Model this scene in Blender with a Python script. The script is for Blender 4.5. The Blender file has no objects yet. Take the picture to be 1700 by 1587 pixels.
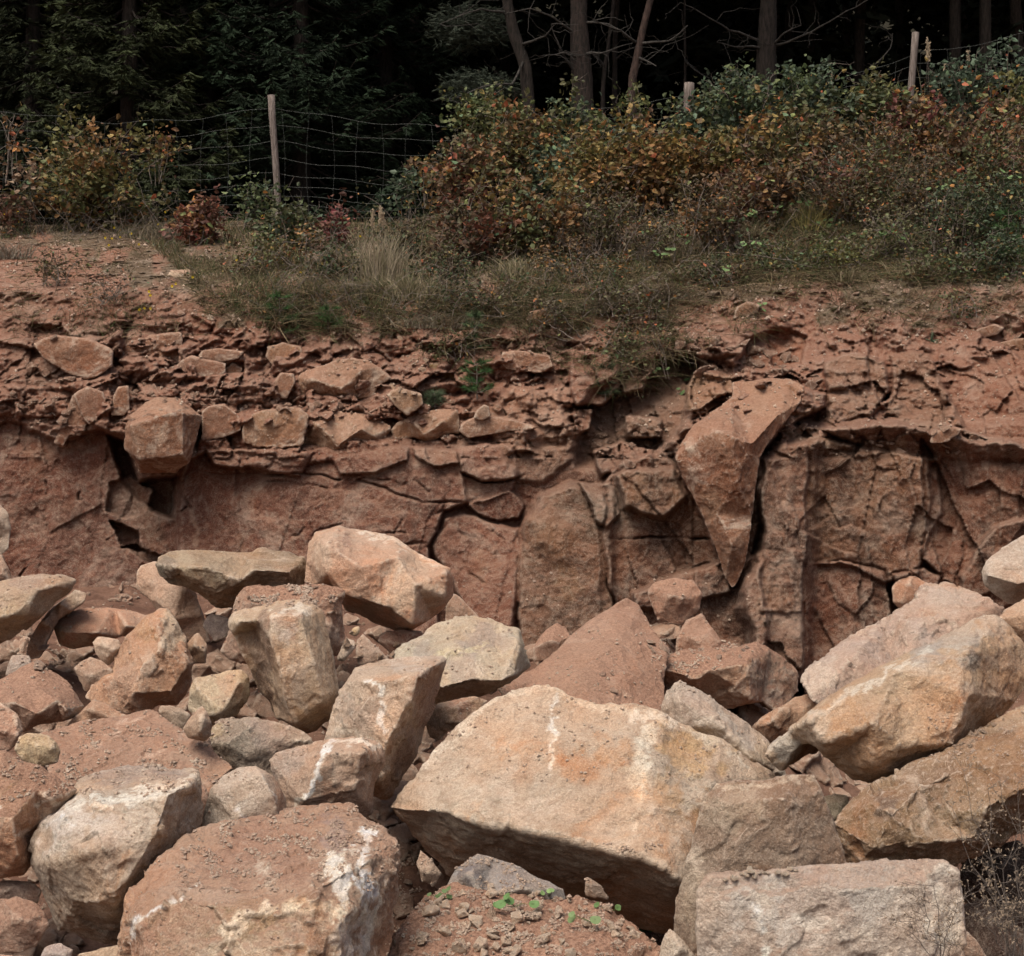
import bpy, bmesh, math, random
import numpy as np
from mathutils import Vector, Matrix, noise as mnoise
from mathutils.geometry import delaunay_2d_cdt
rng = np.random.default_rng(11); random.seed(11)
S = bpy.context.scene; COL = S.collection
F = 2700.0; CX, CY = 850.0, 793.5            # focal length and centre in photo pixels; camera at the origin, looking along +Y
# ---------------------------------------------------------------- camera, sky, sun, exposure
cd = bpy.data.cameras.new('camera'); cam = bpy.data.objects.new('camera', cd); COL.objects.link(cam)
cam.location = (0, 0, 0); cam.rotation_euler = (math.radians(90), 0, 0)
cd.sensor_width = 36; cd.lens = 36*F/1700; cd.clip_start = 0.05; cd.clip_end = 500
cd.dof.use_dof = True; cd.dof.focus_distance = 8.5; cd.dof.aperture_fstop = 16.0
S.camera = cam
W = bpy.data.worlds.new('World'); S.world = W; W.use_nodes = True
nt = W.node_tree; bg = nt.nodes['Background']; sky = nt.nodes.new('ShaderNodeTexSky'); sky.sky_type = 'NISHITA'
SUN_EL, SUN_AZ = math.radians(60), math.radians(212)     # azimuth clockwise from +Y: behind the camera, to its left
sky.sun_disc = False; sky.sun_elevation = SUN_EL; sky.sun_rotation = SUN_AZ; sky.dust_density = 7; sky.ozone_density = 0.2; sky.air_density = 1.0
nt.links.new(sky.outputs[0], bg.inputs[0]); bg.inputs[1].default_value = 0.062
sl = bpy.data.lights.new('sun', 'SUN'); sl.energy = 1.5; sl.angle = math.radians(36); sl.color = (1, 0.94, 0.86)
so = bpy.data.objects.new('sun', sl); COL.objects.link(so)
sd = Vector((math.sin(SUN_AZ)*math.cos(SUN_EL), math.cos(SUN_AZ)*math.cos(SUN_EL), math.sin(SUN_EL)))
so.rotation_euler = sd.to_track_quat('Z', 'Y').to_euler()
S.view_settings.view_transform = 'Standard'; S.view_settings.look = 'None'; S.view_settings.gamma = 1
S.view_settings.exposure = 1.3
# ---------------------------------------------------------------- helpers
def at(x, y, Y): return Vector(((x-CX)/F*Y, Y, (CY-y)/F*Y))
def hsh(ix, iy, iz, s=0):
    h = (ix.astype(np.int64)*374761393 + iy.astype(np.int64)*668265263 + iz.astype(np.int64)*2147483647 + s*1274126177) & 0xffffffff
    h = ((h ^ (h >> 13))*1274126177) & 0xffffffff
    h = ((h ^ (h >> 16))*2246822519) & 0xffffffff
    return ((h ^ (h >> 15)) & 0xffffff)/16777216.0
def vn(P, s=0):
    i = np.floor(P).astype(np.int64); f = P-i; u = f*f*f*(f*(f*6-15)+10); r = 0
    for dx in (0, 1):
        wx = u[:, 0] if dx else 1-u[:, 0]
        for dy in (0, 1):
            wy = u[:, 1] if dy else 1-u[:, 1]
            for dz in (0, 1):
                wz = u[:, 2] if dz else 1-u[:, 2]
                r = r + wx*wy*wz*hsh(i[:, 0]+dx, i[:, 1]+dy, i[:, 2]+dz, s)
    return r*2-1
def fbm(P, o=4, s=0, g=0.5):
    r = 0; a = 1.0; t = 0
    for k in range(o):
        r = r + a*vn(P*(2.03**k)+k*17.3, s+k); t += a; a *= g
    return r/t*1.6
def facets(P, s=0):
    """angular broken-rock relief: each cell is a plane of its own tilt; also the distance to the cell border"""
    i = np.floor(P).astype(np.int64); n = len(P); b1 = np.full(n, 9.); b2 = np.full(n, 9.); h = np.zeros(n)
    for dx in (-1, 0, 1):
        for dy in (-1, 0, 1):
            for dz in (-1, 0, 1):
                c = i+np.array((dx, dy, dz)); a = [hsh(c[:, 0], c[:, 1], c[:, 2], s+k) for k in range(6)]
                d = P-c-np.stack(a[:3], 1); q = np.sqrt((d*d).sum(1))
                g = (a[3]-.5)*d[:, 0]+(a[4]-.5)*d[:, 1]+(a[5]-.5)*d[:, 2]
                m = q < b1; b2 = np.where(m, b1, np.minimum(b2, q)); h = np.where(m, g*1.6+(a[3]+a[4]-1)*.5, h); b1 = np.where(m, q, b1)
    return h, b2-b1
def smooth(x, a, b):
    t = np.clip((x-a)/(b-a), 0, 1); return t*t*(3-2*t)
def polyd(X, Y, pts, closed=True):
    """signed distance (positive inside) to a polygon, or the distance to a polyline"""
    p = np.asarray(pts, float)[:, :2]; n = len(p); d = np.full(X.shape, 1e9); ins = np.zeros(X.shape, bool)
    for k in range(n if closed else n-1):
        a = p[k]; b = p[(k+1) % n]; e = b-a; L = max(e@e, 1e-9)
        t = np.clip(((X-a[0])*e[0]+(Y-a[1])*e[1])/L, 0, 1)
        d = np.minimum(d, np.hypot(X-a[0]-t*e[0], Y-a[1]-t*e[1]))
        if closed:
            c = ((a[1] > Y) != (b[1] > Y)); xx = (b[0]-a[0])*(Y-a[1])/(b[1]-a[1]+1e-12)+a[0]; ins ^= c & (X < xx)
    return np.where(ins, d, -d) if closed else d
def mesh(name, V, faces, mat, smooth_=True, parent=None, attrs=None):
    """faces: int array (n,3) or (n,4), or a list of such arrays"""
    if not isinstance(faces, list): faces = [faces]
    faces = [f for f in faces if len(f)]
    me = bpy.data.meshes.new(name); V = np.asarray(V, np.float32)
    me.vertices.add(len(V)); me.vertices.foreach_set('co', V.ravel())
    lo = np.concatenate([f.ravel() for f in faces]).astype(np.int32); tot = np.concatenate([np.full(len(f), f.shape[1]) for f in faces]).astype(np.int32)
    me.loops.add(len(lo)); me.loops.foreach_set('vertex_index', lo)
    me.polygons.add(len(tot)); st = np.concatenate(([0], np.cumsum(tot)[:-1])).astype(np.int32)
    me.polygons.foreach_set('loop_start', st); me.polygons.foreach_set('loop_total', tot)
    me.polygons.foreach_set('use_smooth', np.full(len(tot), smooth_)); me.update(calc_edges=True)
    for k, v in (attrs or {}).items(): attr(me, k, v)
    me.materials.append(mat)
    o = bpy.data.objects.new(name, me); COL.objects.link(o); o.parent = parent
    return o
def attr(me, k, v):
    v = np.asarray(v, np.float32)
    if v.ndim == 2:
        a = me.attributes.new(k, 'FLOAT_COLOR', 'POINT'); a.data.foreach_set('color', np.concatenate([v, np.ones((len(v), 1), np.float32)], 1).ravel())
    else:
        a = me.attributes.new(k, 'FLOAT', 'POINT'); a.data.foreach_set('value', v)
def tag(o, label=None, cat=None, group=None, kind=None):
    for k, v in (('label', label), ('category', cat), ('group', group), ('kind', kind)):
        if v: o[k] = v
    return o
def empty(name, loc): 
    o = bpy.data.objects.new(name, None); COL.objects.link(o); o.location = loc; o.empty_display_size = .1
    bpy.context.view_layer.update(); return o
def thing(name, loc, label, cat, group=None): return tag(empty(name, loc), label, cat, group)
# ---------------------------------------------------------------- materials
class NT:
    def __init__(s, name, rough=.9):
        s.m = bpy.data.materials.new(name); s.m.use_nodes = True; s.t = s.m.node_tree; s.b = s.t.nodes['Principled BSDF']
        s.b.inputs['Roughness'].default_value = rough; s.b.inputs['Specular IOR Level'].default_value = .25
    def n(s, t, **kw):
        o = s.t.nodes.new(t)
        for k, v in kw.items():
            if k.startswith('i_'): o.inputs[k[2:].replace('_', ' ')].default_value = v
            else: setattr(o, k, v)
        return o
    def l(s, a, b): s.t.links.new(a, b)
    def attr(s, k): return s.n('ShaderNodeAttribute', attribute_name=k)
    def noise(s, vec, scale, det=5, rough=.6, dist=0):
        o = s.n('ShaderNodeTexNoise', i_Scale=scale, i_Detail=det, i_Roughness=rough, i_Distortion=dist); s.l(vec, o.inputs['Vector']); return o.outputs['Fac']
    def ramp(s, f, a, b, va=0., vb=1.):
        o = s.n('ShaderNodeMapRange', interpolation_type='SMOOTHSTEP'); s.l(f, o.inputs[0]); o.inputs[1].default_value = a; o.inputs[2].default_value = b
        o.inputs[3].default_value = va; o.inputs[4].default_value = vb; return o.outputs[0]
    def math(s, op, a, b=None):
        o = s.n('ShaderNodeMath', operation=op)
        for k, v in enumerate((a, b)):
            if v is None: continue
            if hasattr(v, 'links'): s.l(v, o.inputs[k])
            else: o.inputs[k].default_value = v
        return o.outputs[0]
    def mix(s, f, a, b, mode='MIX'):
        o = s.n('ShaderNodeMix', data_type='RGBA', blend_type=mode)
        for i, v in ((0, f), (6, a), (7, b)):
            if hasattr(v, 'links'): s.l(v, o.inputs[i])
            elif i: o.inputs[i].default_value = (*v, 1)
            else: o.inputs[i].default_value = v
        return o.outputs[2]
def rock_material(name, scale=1.0, bump=1.0, edge=.9, pale=.7):
    """sandstone: colour from the stone's own tint, mottling, mineral bloom, pale fresh edges, soil lying on what faces up"""
    N = NT(name, .92); P = N.n('ShaderNodeTexCoord').outputs['Object']; G = N.n('ShaderNodeNewGeometry')
    t = N.attr('tint').outputs['Color']; du = N.attr('dust').outputs['Fac']
    big = N.noise(P, 1.7*scale, 6, .62, .4); mid = N.noise(P, 7*scale, 8, .7, .3); fine = N.noise(P, 60*scale, 6, .75); grain = N.noise(P, 260, 3, .7)
    c = N.mix(N.ramp(big, .36, .64, 0, .8), t, N.mix(1., t, (1.08, .85, .70), 'MULTIPLY'))
    c = N.mix(N.ramp(mid, .50, .68, 0, .55), c, N.mix(1., c, (.62, .56, .52), 'MULTIPLY'))
    pal = N.noise(P, 2.6*scale, 9, .68, .7); c = N.mix(N.ramp(pal, .52, .66, 0, pale), c, N.mix(.8, c, (.72, .62, .50))); rus = N.noise(P, 1.9*scale, 8, .7, 1.1); c = N.mix(N.ramp(rus, .55, .68, 0, pale*.8), c, N.mix(1., c, (1.02, .66, .40), 'MULTIPLY')); c = N.mix(N.ramp(pal, .45, .33, 0, .55), c, N.mix(1., c, (.68, .58, .50), 'MULTIPLY'))
    c = N.mix(N.ramp(mid, .47, .30, 0, .50), c, N.mix(.6, c, (.52, .43, .34)))
    veins = N.noise(P, 3.1*scale, 9, .74, 1.6)
    c = N.mix(N.ramp(N.math('ABSOLUTE', N.math('SUBTRACT', veins, .5)), .022, .0, 0, .28), c, (.50, .42, .33))
    blot = N.noise(P, 4.3*scale, 7, .8, .9)
    c = N.mix(N.ramp(blot, .60, .70, 0, .45), c, (.10, .075, .06))
    c = N.mix(N.ramp(fine, .38, .66, .0, .6), c, N.mix(1., c, (.50, .46, .44), 'MULTIPLY'))
    c = N.mix(N.ramp(grain, .54, .68, .0, .45), c, (.55, .47, .38))
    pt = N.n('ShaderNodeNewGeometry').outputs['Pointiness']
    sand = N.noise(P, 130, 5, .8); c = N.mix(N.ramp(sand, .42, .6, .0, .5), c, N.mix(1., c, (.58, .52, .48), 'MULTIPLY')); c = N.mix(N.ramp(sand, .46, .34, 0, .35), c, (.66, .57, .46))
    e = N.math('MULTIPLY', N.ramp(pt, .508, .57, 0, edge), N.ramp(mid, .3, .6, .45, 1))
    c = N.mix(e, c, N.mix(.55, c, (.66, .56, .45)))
    c = N.mix(N.ramp(pt, .48, .40, 0, .5), c, N.mix(1., c, (.66, .52, .45), 'MULTIPLY'))     # darker and redder in the hollows
    sep = N.n('ShaderNodeSeparateXYZ'); N.l(G.outputs['Normal'], sep.inputs[0])
    up = N.math('ADD', sep.outputs[2], N.math('MULTIPLY', N.math('SUBTRACT', mid, .5), .9))
    dd = N.math('MULTIPLY', N.ramp(up, .25, .62), du)
    soil = N.mix(N.ramp(fine, .35, .65), (.17, .085, .055), (.36, .215, .145)); soil = N.mix(N.ramp(grain, .55, .66, 0, .5), soil, (.5, .37, .28))
    c = N.mix(dd, c, soil)
    N.l(c, N.b.inputs['Base Color'])
    h = N.math('ADD', N.math('MULTIPLY', mid, .9), N.math('MULTIPLY', fine, .28)); h = N.math('ADD', h, N.math('MULTIPLY', sand, .14))
    h = N.math('ADD', h, N.math('MULTIPLY', N.noise(P, 22*scale, 6, .7, .5), .5))
    b = N.n('ShaderNodeBump', i_Strength=.9*bump, i_Distance=.045); N.l(h, b.inputs['Height']); N.l(b.outputs[0], N.b.inputs['Normal'])
    return N.m
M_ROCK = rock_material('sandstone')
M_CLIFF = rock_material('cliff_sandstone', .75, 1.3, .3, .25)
def soil_material():
    N = NT('red_soil', 1.); P = N.n('ShaderNodeTexCoord').outputs['Object']
    a = N.noise(P, 3, 8, .7); b_ = N.noise(P, 40, 6, .75); g = N.noise(P, 150, 3, .8)
    c = N.mix(N.ramp(a, .35, .65), (.17, .085, .055), (.30, .17, .115)); c = N.mix(N.ramp(b_, .4, .7, 0, .6), c, (.12, .065, .045))
    c = N.mix(N.ramp(g, .6, .7, 0, .6), c, (.45, .33, .25)); N.l(c, N.b.inputs['Base Color'])
    b = N.n('ShaderNodeBump', i_Strength=1., i_Distance=.04); N.l(N.math('ADD', b_, N.math('MULTIPLY', g, .5)), b.inputs['Height']); N.l(b.outputs[0], N.b.inputs['Normal'])
    return N.m
M_SOIL = soil_material()
def leaf_material(name, rough=.6, trans=.25):
    N = NT(name, rough); t = N.attr('tint').outputs['Color']; P = N.n('ShaderNodeTexCoord').outputs['Object']
    c = N.mix(N.ramp(N.noise(P, 30, 3), .35, .7, 0, .45), t, N.mix(1., t, (.6, .55, .5), 'MULTIPLY')); N.l(c, N.b.inputs['Base Color'])
    tr = N.n('ShaderNodeBsdfTranslucent'); N.l(c, tr.inputs[0]); mx = N.n('ShaderNodeMixShader'); mx.inputs[0].default_value = trans
    N.l(N.b.outputs[0], mx.inputs[1]); N.l(tr.outputs[0], mx.inputs[2]); N.l(mx.outputs[0], N.t.nodes['Material Output'].inputs[0])
    return N.m
M_LEAF = leaf_material('foliage'); M_GRASS = leaf_material('grass_blades', .8, .2); M_NEEDLE = leaf_material('needles', .9, .1)
def bark_material(name, c1, c2, sx=3, sz=.6):
    N = NT(name, .95); P = N.n('ShaderNodeTexCoord').outputs['Object']; mp = N.n('ShaderNodeMapping'); mp.inputs[3].default_value = (sx, sx, sz); N.l(P, mp.inputs[0])
    a = N.noise(mp.outputs[0], 12, 8, .7); N.l(N.mix(N.ramp(a, .35, .65), c1, c2), N.b.inputs['Base Color'])
    b = N.n('ShaderNodeBump', i_Strength=.9, i_Distance=.03); N.l(a, b.inputs['Height']); N.l(b.outputs[0], N.b.inputs['Normal']); return N.m
M_BARK = bark_material('pine_bark', (.012, .010, .008), (.04, .031, .026)); M_TWIG = bark_material('dry_twig', (.10, .08, .065), (.24, .20, .17))
M_DEADWOOD = bark_material('grey_branch', (.03, .028, .025), (.075, .068, .06)); M_POST = bark_material('weathered_post', (.085, .066, .056), (.22, .185, .165), 6, .5)
N = NT('fence_wire', .6); N.b.inputs['Base Color'].default_value = (.14, .15, .14, 1); N.b.inputs['Metallic'].default_value = .3; M_WIRE = N.m
# ---------------------------------------------------------------- the quarry cliff and the bank above it (one sheet, built where it stands)
RED = (.24, .105, .065); DRED = (.19, .085, .055); ROSE = (.27, .135, .095); TAN = (.36, .235, .155); OCH = (.34, .225, .115); BRN = (.20, .125, .08); SOIL = (.24, .12, .08)
GRN = (.09, .085, .045); PALE = (.42, .31, .235)
gx = np.arange(-520, 2230, 2.5); TX = [-520, 0, 450, 640, 800, 1000, 1200, 1400, 1700, 2230]; TY = [385, 375, 365, 370, 345, 290, 250, 222, 205, 190]
Tc = np.interp(gx, TX, TY)
pyA = np.arange(1340, 482, -2.2); nB = 110; nC = 26
PX = np.repeat(gx[None], len(pyA), 0); PY = np.repeat(pyA[:, None], len(gx), 1)
tB = (np.arange(1, nB+1)/nB)[:, None]; PYB = pyA[-1]+(Tc[None]-pyA[-1])*tB; PXB = np.repeat(gx[None], nB, 0)
PX = np.concatenate([PX, PXB]); PY = np.concatenate([PY, PYB]); shp = PX.shape
x = PX.ravel(); y = PY.ravel()
base = np.interp(y, [482, 520, 560, 620, 700, 760, 900, 1100, 1340][::1], [16.3, 16.05, 15.85, 15.5, 15.15, 15.0, 14.85, 14.6, 14.3])
tb = np.zeros(shp); tb[len(pyA):] = tB; tb = tb.ravel()
base = np.where(tb > 0, 16.3+3.7*tb**1.05, base)
n0 = np.stack([x/60, y/60, x*0], 1)
wx = x+6*fbm(n0, 5, 3, .6); wy = y+6*fbm(n0+9, 5, 5, .6)
H = 0.10*fbm(np.stack([x/230, y/260, x*0], 1), 3, 8)         # relief towards the camera, metres
colr = np.tile(np.array(RED), (len(x), 1)); 
def mixc(m, c, k=1.): 
    global colr
    colr = colr*(1-m*k)[:, None]+np.array(c)[None]*(m*k)[:, None]
mixc(smooth(y, 760, 640), ROSE); mixc(smooth(x, 850, 1000)*smooth(y, 700, 800), BRN, .55); mixc(smooth(y, 540, 500)*(tb <= 0), SOIL); 
yn = y+45*fbm(np.stack([x/120, y/120, x*0], 1), 4, 15)-20*smooth(x, 900, 1300)
BUMP = np.interp(yn, [480, 540, 590, 730, 770, 1340], [.05, .07, .19, .18, .03, .035])
CN = smooth(fbm(np.stack([x/45, y/45, x*0+4], 1), 3, 19), -.35, .35)
NB = 0; TR = np.random.default_rng(4).uniform(-.10, .10, (40, 2))
def block(pts, h, bev=9, tx=0, ty=0, c=None, ck=.8, crack=.0, bump=None):
    global H, BUMP
    global NB
    NB += 1; P = np.array(pts, float); lo = P.min(0)-40; hi = P.max(0)+40
    k = np.where((wx > lo[0]) & (wx < hi[0]) & (wy > lo[1]) & (wy < hi[1]))[0]
    s = polyd(wx[k], wy[k], pts); m = smooth(s, -bev*.3, bev*.35); cx, cy = P.mean(0)
    H[k] = H[k]*(1-m)+(h+(tx+TR[NB % 40, 0])*(x[k]-cx)/100+(ty+TR[NB % 40, 1])*(y[k]-cy)/100+.3*H[k])*m
    H[k] -= .45*crack*np.exp(-(s/2.4)**2)*smooth(CN[k], .35, .9)
    if c is not None: 
        mm = np.zeros(len(x)); mm[k] = m; mixc(mm, c, ck)
    if bump is not None: BUMP[k] = BUMP[k]*(1-m)+bump*m
def crack(pts, w=2.2, d=.07, step=0):
    global H
    P = np.array(pts, float); lo = P.min(0)-20; hi = P.max(0)+20
    k = np.where((wx > lo[0]) & (wx < hi[0]) & (wy > lo[1]) & (wy < hi[1]))[0]
    s = polyd(wx[k], wy[k], pts, False); H[k] -= d*np.exp(-(s/w)**2)*(.3+1.*CN[k])
block([(1000, 700), (2230, 700), (2230, 1340), (1000, 1340)], .38, 30, 0, 0, BRN, .5, 0)
# lower left wall, set back beneath the overhang
block([(-520, 700), (60, 690), (120, 690), (200, 720), (232, 775), (300, 775), (292, 1000), (280, 1340), (-520, 1340)], -.42, 14, 0, -.03, (.25, .125, .095), .8, .0, .03)
block([(180, 720), (208, 730), (230, 800), (292, 790), (285, 860), (250, 850), (200, 800)], -.62, 16, c=DRED, crack=0)
block([(-30, 660), (60, 640), (140, 640), (190, 700), (100, 735), (20, 700), (-30, 720)], .0, 10, 0, -.1, RED, .6, .06, .12)
block([(180, 800), (215, 790), (255, 815), (235, 855), (205, 858), (180, 845)], -.32, 3, c=ROSE, ck=.6, bump=.02)
block([(185, 862), (205, 870), (230, 885), (236, 912), (282, 930), (285, 960), (200, 905)], -.50, 3, c=ROSE, ck=.5)
block([(200, 912), (225, 908), (250, 916), (230, 920)], -.6, 3)
# main smooth plate
block([(312, 762), (345, 750), (420, 752), (480, 775), (560, 768), (600, 750), (680, 742), (768, 748), (776, 838), (740, 850), (712, 905), (725, 1000), (760, 1340), (280, 1340), (290, 950), (290, 860), (300, 800)], .06, 8, -.02, -.02, (.22, .10, .068), .8, .07, .03)
block([(345, 748), (420, 745), (520, 752), (500, 790), (420, 782), (360, 770)], .16, 5, 0, -.1, ROSE, .5, .05, .09)
crack([(345, 783), (430, 790), (500, 785), (560, 800)], 1.6, .05); crack([(590, 800), (640, 812), (700, 835), (770, 838)], 1.8, .05); crack([(440, 800), (470, 797), (540, 812)], 1.3, .03)
block([(550, 765), (600, 752), (676, 745), (672, 765), (620, 790), (560, 790)], .14, 3, c=DRED, ck=.4)
block([(682, 741), (758, 744), (762, 770), (720, 775), (684, 755)], .2, 4, 0, .2, TAN, .5)
block([(758, 744), (853, 737), (858, 790), (800, 800), (770, 785)], .2, 6, 0, .1, ROSE, .6, .07, .06)
block([(770, 790), (800, 802), (852, 795), (850, 815), (800, 838), (772, 840)], .1, 4, c=ROSE, ck=.7)
block([(772, 842), (846, 815), (872, 838), (862, 862), (830, 868), (790, 858)], .14, 4, c=DRED, ck=.7)
block([(712, 905), (740, 860), (762, 852), (830, 872), (862, 880), (862, 960), (850, 1090), (780, 1050), (745, 960)], .22, 20, .04, .06, ROSE, .9, .05, .04)
block([(862, 1110), (858, 930), (868, 870), (900, 818), (948, 800), (1000, 815), (1022, 870), (1022, 1000), (1000, 1110)], .34, 22, -.02, .03, (.22, .135, .085), .9, .08, .06)
block([(880, 860), (915, 840), (950, 890), (940, 930), (890, 910)], .29, 60, c=OCH, ck=.35, crack=0)
crack([(905, 812), (925, 803), (950, 805)], 1.6, .09)
block([(958, 798), (1018, 800), (1026, 850), (1010, 872), (985, 860)], .42, 6, 0, .1, BRN, .8, .08, .08)
block([(850, 640), (930, 650), (945, 700), (950, 760), (900, 800), (860, 800), (830, 740), (800, 690)], .05, 16, 0, 0, PALE, .55, .03, .11)
# wall behind the wedge
block([(1004, 800), (1030, 770), (1095, 742), (1150, 800), (1190, 900), (1215, 985), (1150, 1000), (1020, 1020), (1004, 880)], .38, 10, 0, .0, (.23, .12, .07), .9, .1, .035)
block([(1025, 790), (1050, 775), (1120, 775), (1140, 830), (1100, 860), (1035, 840)], .5, 14, 0, .1, OCH, .4, .02, .06)
crack([(1018, 888), (1070, 890), (1120, 888), (1178, 892)], 1.6, .10); crack([(1018, 800), (1020, 880), (1010, 960), (1020, 1010)], 1.8, .06)
block([(1121, 756), (1153, 704), (1216, 659), (1269, 624), (1368, 650), (1370, 672), (1291, 712), (1262, 758), (1258, 860), (1245, 930), (1217, 977), (1185, 906), (1142, 811)], .55, 10, 0, 0, RED, .8, 0)
block([(1050, 985), (1140, 950), (1262, 915), (1275, 1100), (1250, 1200), (1050, 1200)], .62, 16, 0, -.08, (.27, .14, .09), .8, 0)
# gully with soil sliding down it
block([(990, 640), (1080, 600), (1150, 590), (1170, 640), (1130, 700), (1100, 740), (1020, 770), (960, 770), (950, 700)], -.45, 26, 0, .25, (.17, .11, .075), .9, 0, .07)
block([(945, 580), (1030, 590), (1030, 640), (1000, 670), (960, 672), (945, 630)], .2, 8, 0, 0, RED, .8, .1, .05)
block([(952, 675), (985, 678), (975, 715), (950, 725)], .1, 5, c=RED, ck=.8)
block([(1032, 590), (1075, 575), (1090, 610), (1070, 650), (1032, 650)], .05, 8, c=BRN)
block([(1035, 690), (1100, 695), (1095, 722), (1040, 728)], .15, 6, c=BRN, ck=.5); block([(985, 750), (1030, 735), (1080, 745), (1080, 775), (1000, 790)], .3, 8, 0, -.2, ROSE, .5, .04, .12)
# column right of the wedge and the wall to its right
block([(1262, 762), (1290, 735), (1330, 728), (1362, 724), (1358, 850), (1350, 950), (1345, 1060), (1338, 1125), (1290, 1200), (1250, 1180), (1245, 1050), (1228, 1010), (1235, 965), (1255, 930), (1262, 880), (1254, 810)], .86, 34, .0, .0, (.26, .155, .11), .9, .14, .05)
crack([(1240, 905), (1290, 912), (1345, 908)], 2, .05)
block([(1343, 724), (1400, 735), (1480, 750), (1560, 760), (1560, 850), (1520, 960), (1470, 968), (1420, 940), (1340, 935)], .56, 12, 0, 0, (.25, .155, .085), .9, .08, .12)
block([(1395, 930), (1430, 935), (1470, 945), (1480, 1020), (1440, 1100), (1335, 1160), (1333, 1000), (1338, 935)], .50, 8, 0, 0, (.25, .11, .06), .9, .12, .09)
block([(1480, 955), (1530, 945), (1570, 965), (1550, 1000), (1490, 1010)], .55, 10, 0, 0, RED, .8, .14, .06)
block([(1545, 770), (1620, 760), (1760, 770), (1800, 900), (1720, 960), (1600, 1000), (1530, 930), (1540, 850)], .5, 12, -.03, 0, (.25, .125, .08), .9, .1, .07)
block([(1630, 900), (1660, 870), (1720, 850), (1760, 1000), (1600, 1020), (1590, 960)], .72, 14, .05, -.05, (.27, .145, .095), .9, .08, .05)
block([(1362, 715), (1480, 700), (1620, 730), (1900, 745), (1900, 775), (1560, 765), (1440, 745)], .62, 12, 0, -.8, SOIL, .7, 0, .06)
block([(1372, 606), (1400, 588), (1470, 600), (1480, 655), (1450, 690), (1372, 705)], .25, 12, 0, 0, (.21, .135, .09), .8, .1, .07)
block([(1480, 590), (1540, 585), (1568, 640), (1575, 700), (1545, 718), (1470, 690), (1485, 650)], .15, 10, .05, 0, BRN, .7, .1, .09)
block([(1575, 650), (1590, 615), (1640, 590), (1760, 575), (1900, 600), (1900, 740), (1700, 742), (1600, 712)], .2, 10, .12, .0, (.25, .11, .065), .95, .12, .035)
block([(1560, 640), (1575, 650), (1605, 712), (1570, 705)], .3, 5, c=TAN, ck=.5)
block([(1245, 560), (1290, 545), (1340, 560), (1330, 600), (1270, 612), (1225, 600)], -.25, 12, c=(.30, .13, .07), crack=0, bump=.05)
block([(1150, 615), (1215, 620), (1215, 650), (1170, 690), (1140, 680)], .1, 10, c=OCH, ck=.6)
# upper left ledges
block([(90, 490), (200, 490), (220, 530), (190, 556), (100, 550)], .12, 10, 0, .1, ROSE, .8, .03, .04)
block([(-520, 560), (0, 565), (60, 580), (120, 622), (60, 640), (-520, 640)], -.3, 8, 0, 0, DRED, .8, .0, .1)
r_ = np.random.default_rng(77)
for k in range(26):
    cx, cy = (r_.uniform(0, 860), r_.uniform(790, 960)) if k < 26 else (r_.uniform(860, 1700), r_.uniform(760, 1050)); a = r_.normal(0, .5)+(1.5 if k % 3 == 0 else 0); L = r_.uniform(18, 70)
    pts = [(cx, cy)]
    for j in range(5): a += r_.normal(0, .45); pts.append((pts[-1][0]+math.cos(a)*L/5, pts[-1][1]+math.sin(a)*L/5))
    crack(pts, 1.5, r_.uniform(.02, .05))
# relief, facets, layers
z = (CY-y)/F*base; X = (x-CX)/F*base
Pw = np.stack([X, base, z], 1)
fh, fe = facets(np.stack([X*2.6, z*4.2, X*0+.5], 1)+.25*fbm(Pw*3, 3, 2)[:, None], 21)
fh2, fe2 = facets(np.stack([X*7, z*11, X*0+.5], 1)+.3*fbm(Pw*7, 3, 4)[:, None], 31)
top = (tb > 0)
rg = 1-np.abs(fbm(Pw*1.9, 5, 41)); strata = fbm(np.stack([X*1.2, X*0, z*9], 1), 4, 51)
fw = smooth(yn, 500, 570); cm = smooth(fbm(Pw*1.3, 3, 45), -.1, .3)*fw
BUMP = np.where(y > 760, np.minimum(BUMP, .05), BUMP); fhv, _ = facets(np.stack([X*4.5, z*2.2, X*0+3.5], 1)+.35*fbm(Pw*3, 3, 6)[:, None], 37); fh = np.where(y > 760, fhv, fh)
lw = smooth(y+18*fbm(n0, 3, 12), 745, 785)
H += (1-lw)*BUMP*(1.3*fh*(.15+.85*fw)+.6*fh2*(.2+.8*fw)-.45*smooth(fe, .05, 0)*(BUMP > .07)*cm+.45*strata*fw+.7*fbm(Pw*2.5, 5, 61)+.35*fbm(Pw*9, 5, 71, .6))
flow = fbm(np.stack([X*6, z*1.5, X*0], 1)+.5*fbm(Pw*2, 3, 14)[:, None], 5, 16, .55); rv = smooth(x, 980, 1100)
wp = .10*fbm(Pw*1.5, 4, 17)[:, None]
fa, _ = facets(np.stack([X*1.35+.12*z, z*.6, X*0+1.5], 1)+wp, 61); fb, _ = facets(np.stack([X*3.2+.2*z, z*1.9, X*0+2.5], 1)+wp*1.6, 67)
H += lw*((.045+.03*rv)*fbm(Pw*1.5, 5, 61)+(.03+.15*rv)*fa+(.018+.055*rv)*fb+(.010+.022*rv)*flow+(.010+.02*rv)*(1-np.abs(fbm(Pw*3.5, 5, 63, .6)))+.011*fbm(Pw*11, 4, 72, .65))
H += (1-lw)*fw*((.10+.16*rv)*fa+(.05+.04*rv)*fb)
H += .016*(rg-.7)+.008*fbm(Pw*26, 4, 77, .65)+.08*(1-fw)*(fbm(Pw*3.3, 5, 83, .6)+.6*fbm(Pw*11, 4, 87, .6))+.03*(1-fw)*smooth(y, 380, 430)*fh2
wd = base-H
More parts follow.
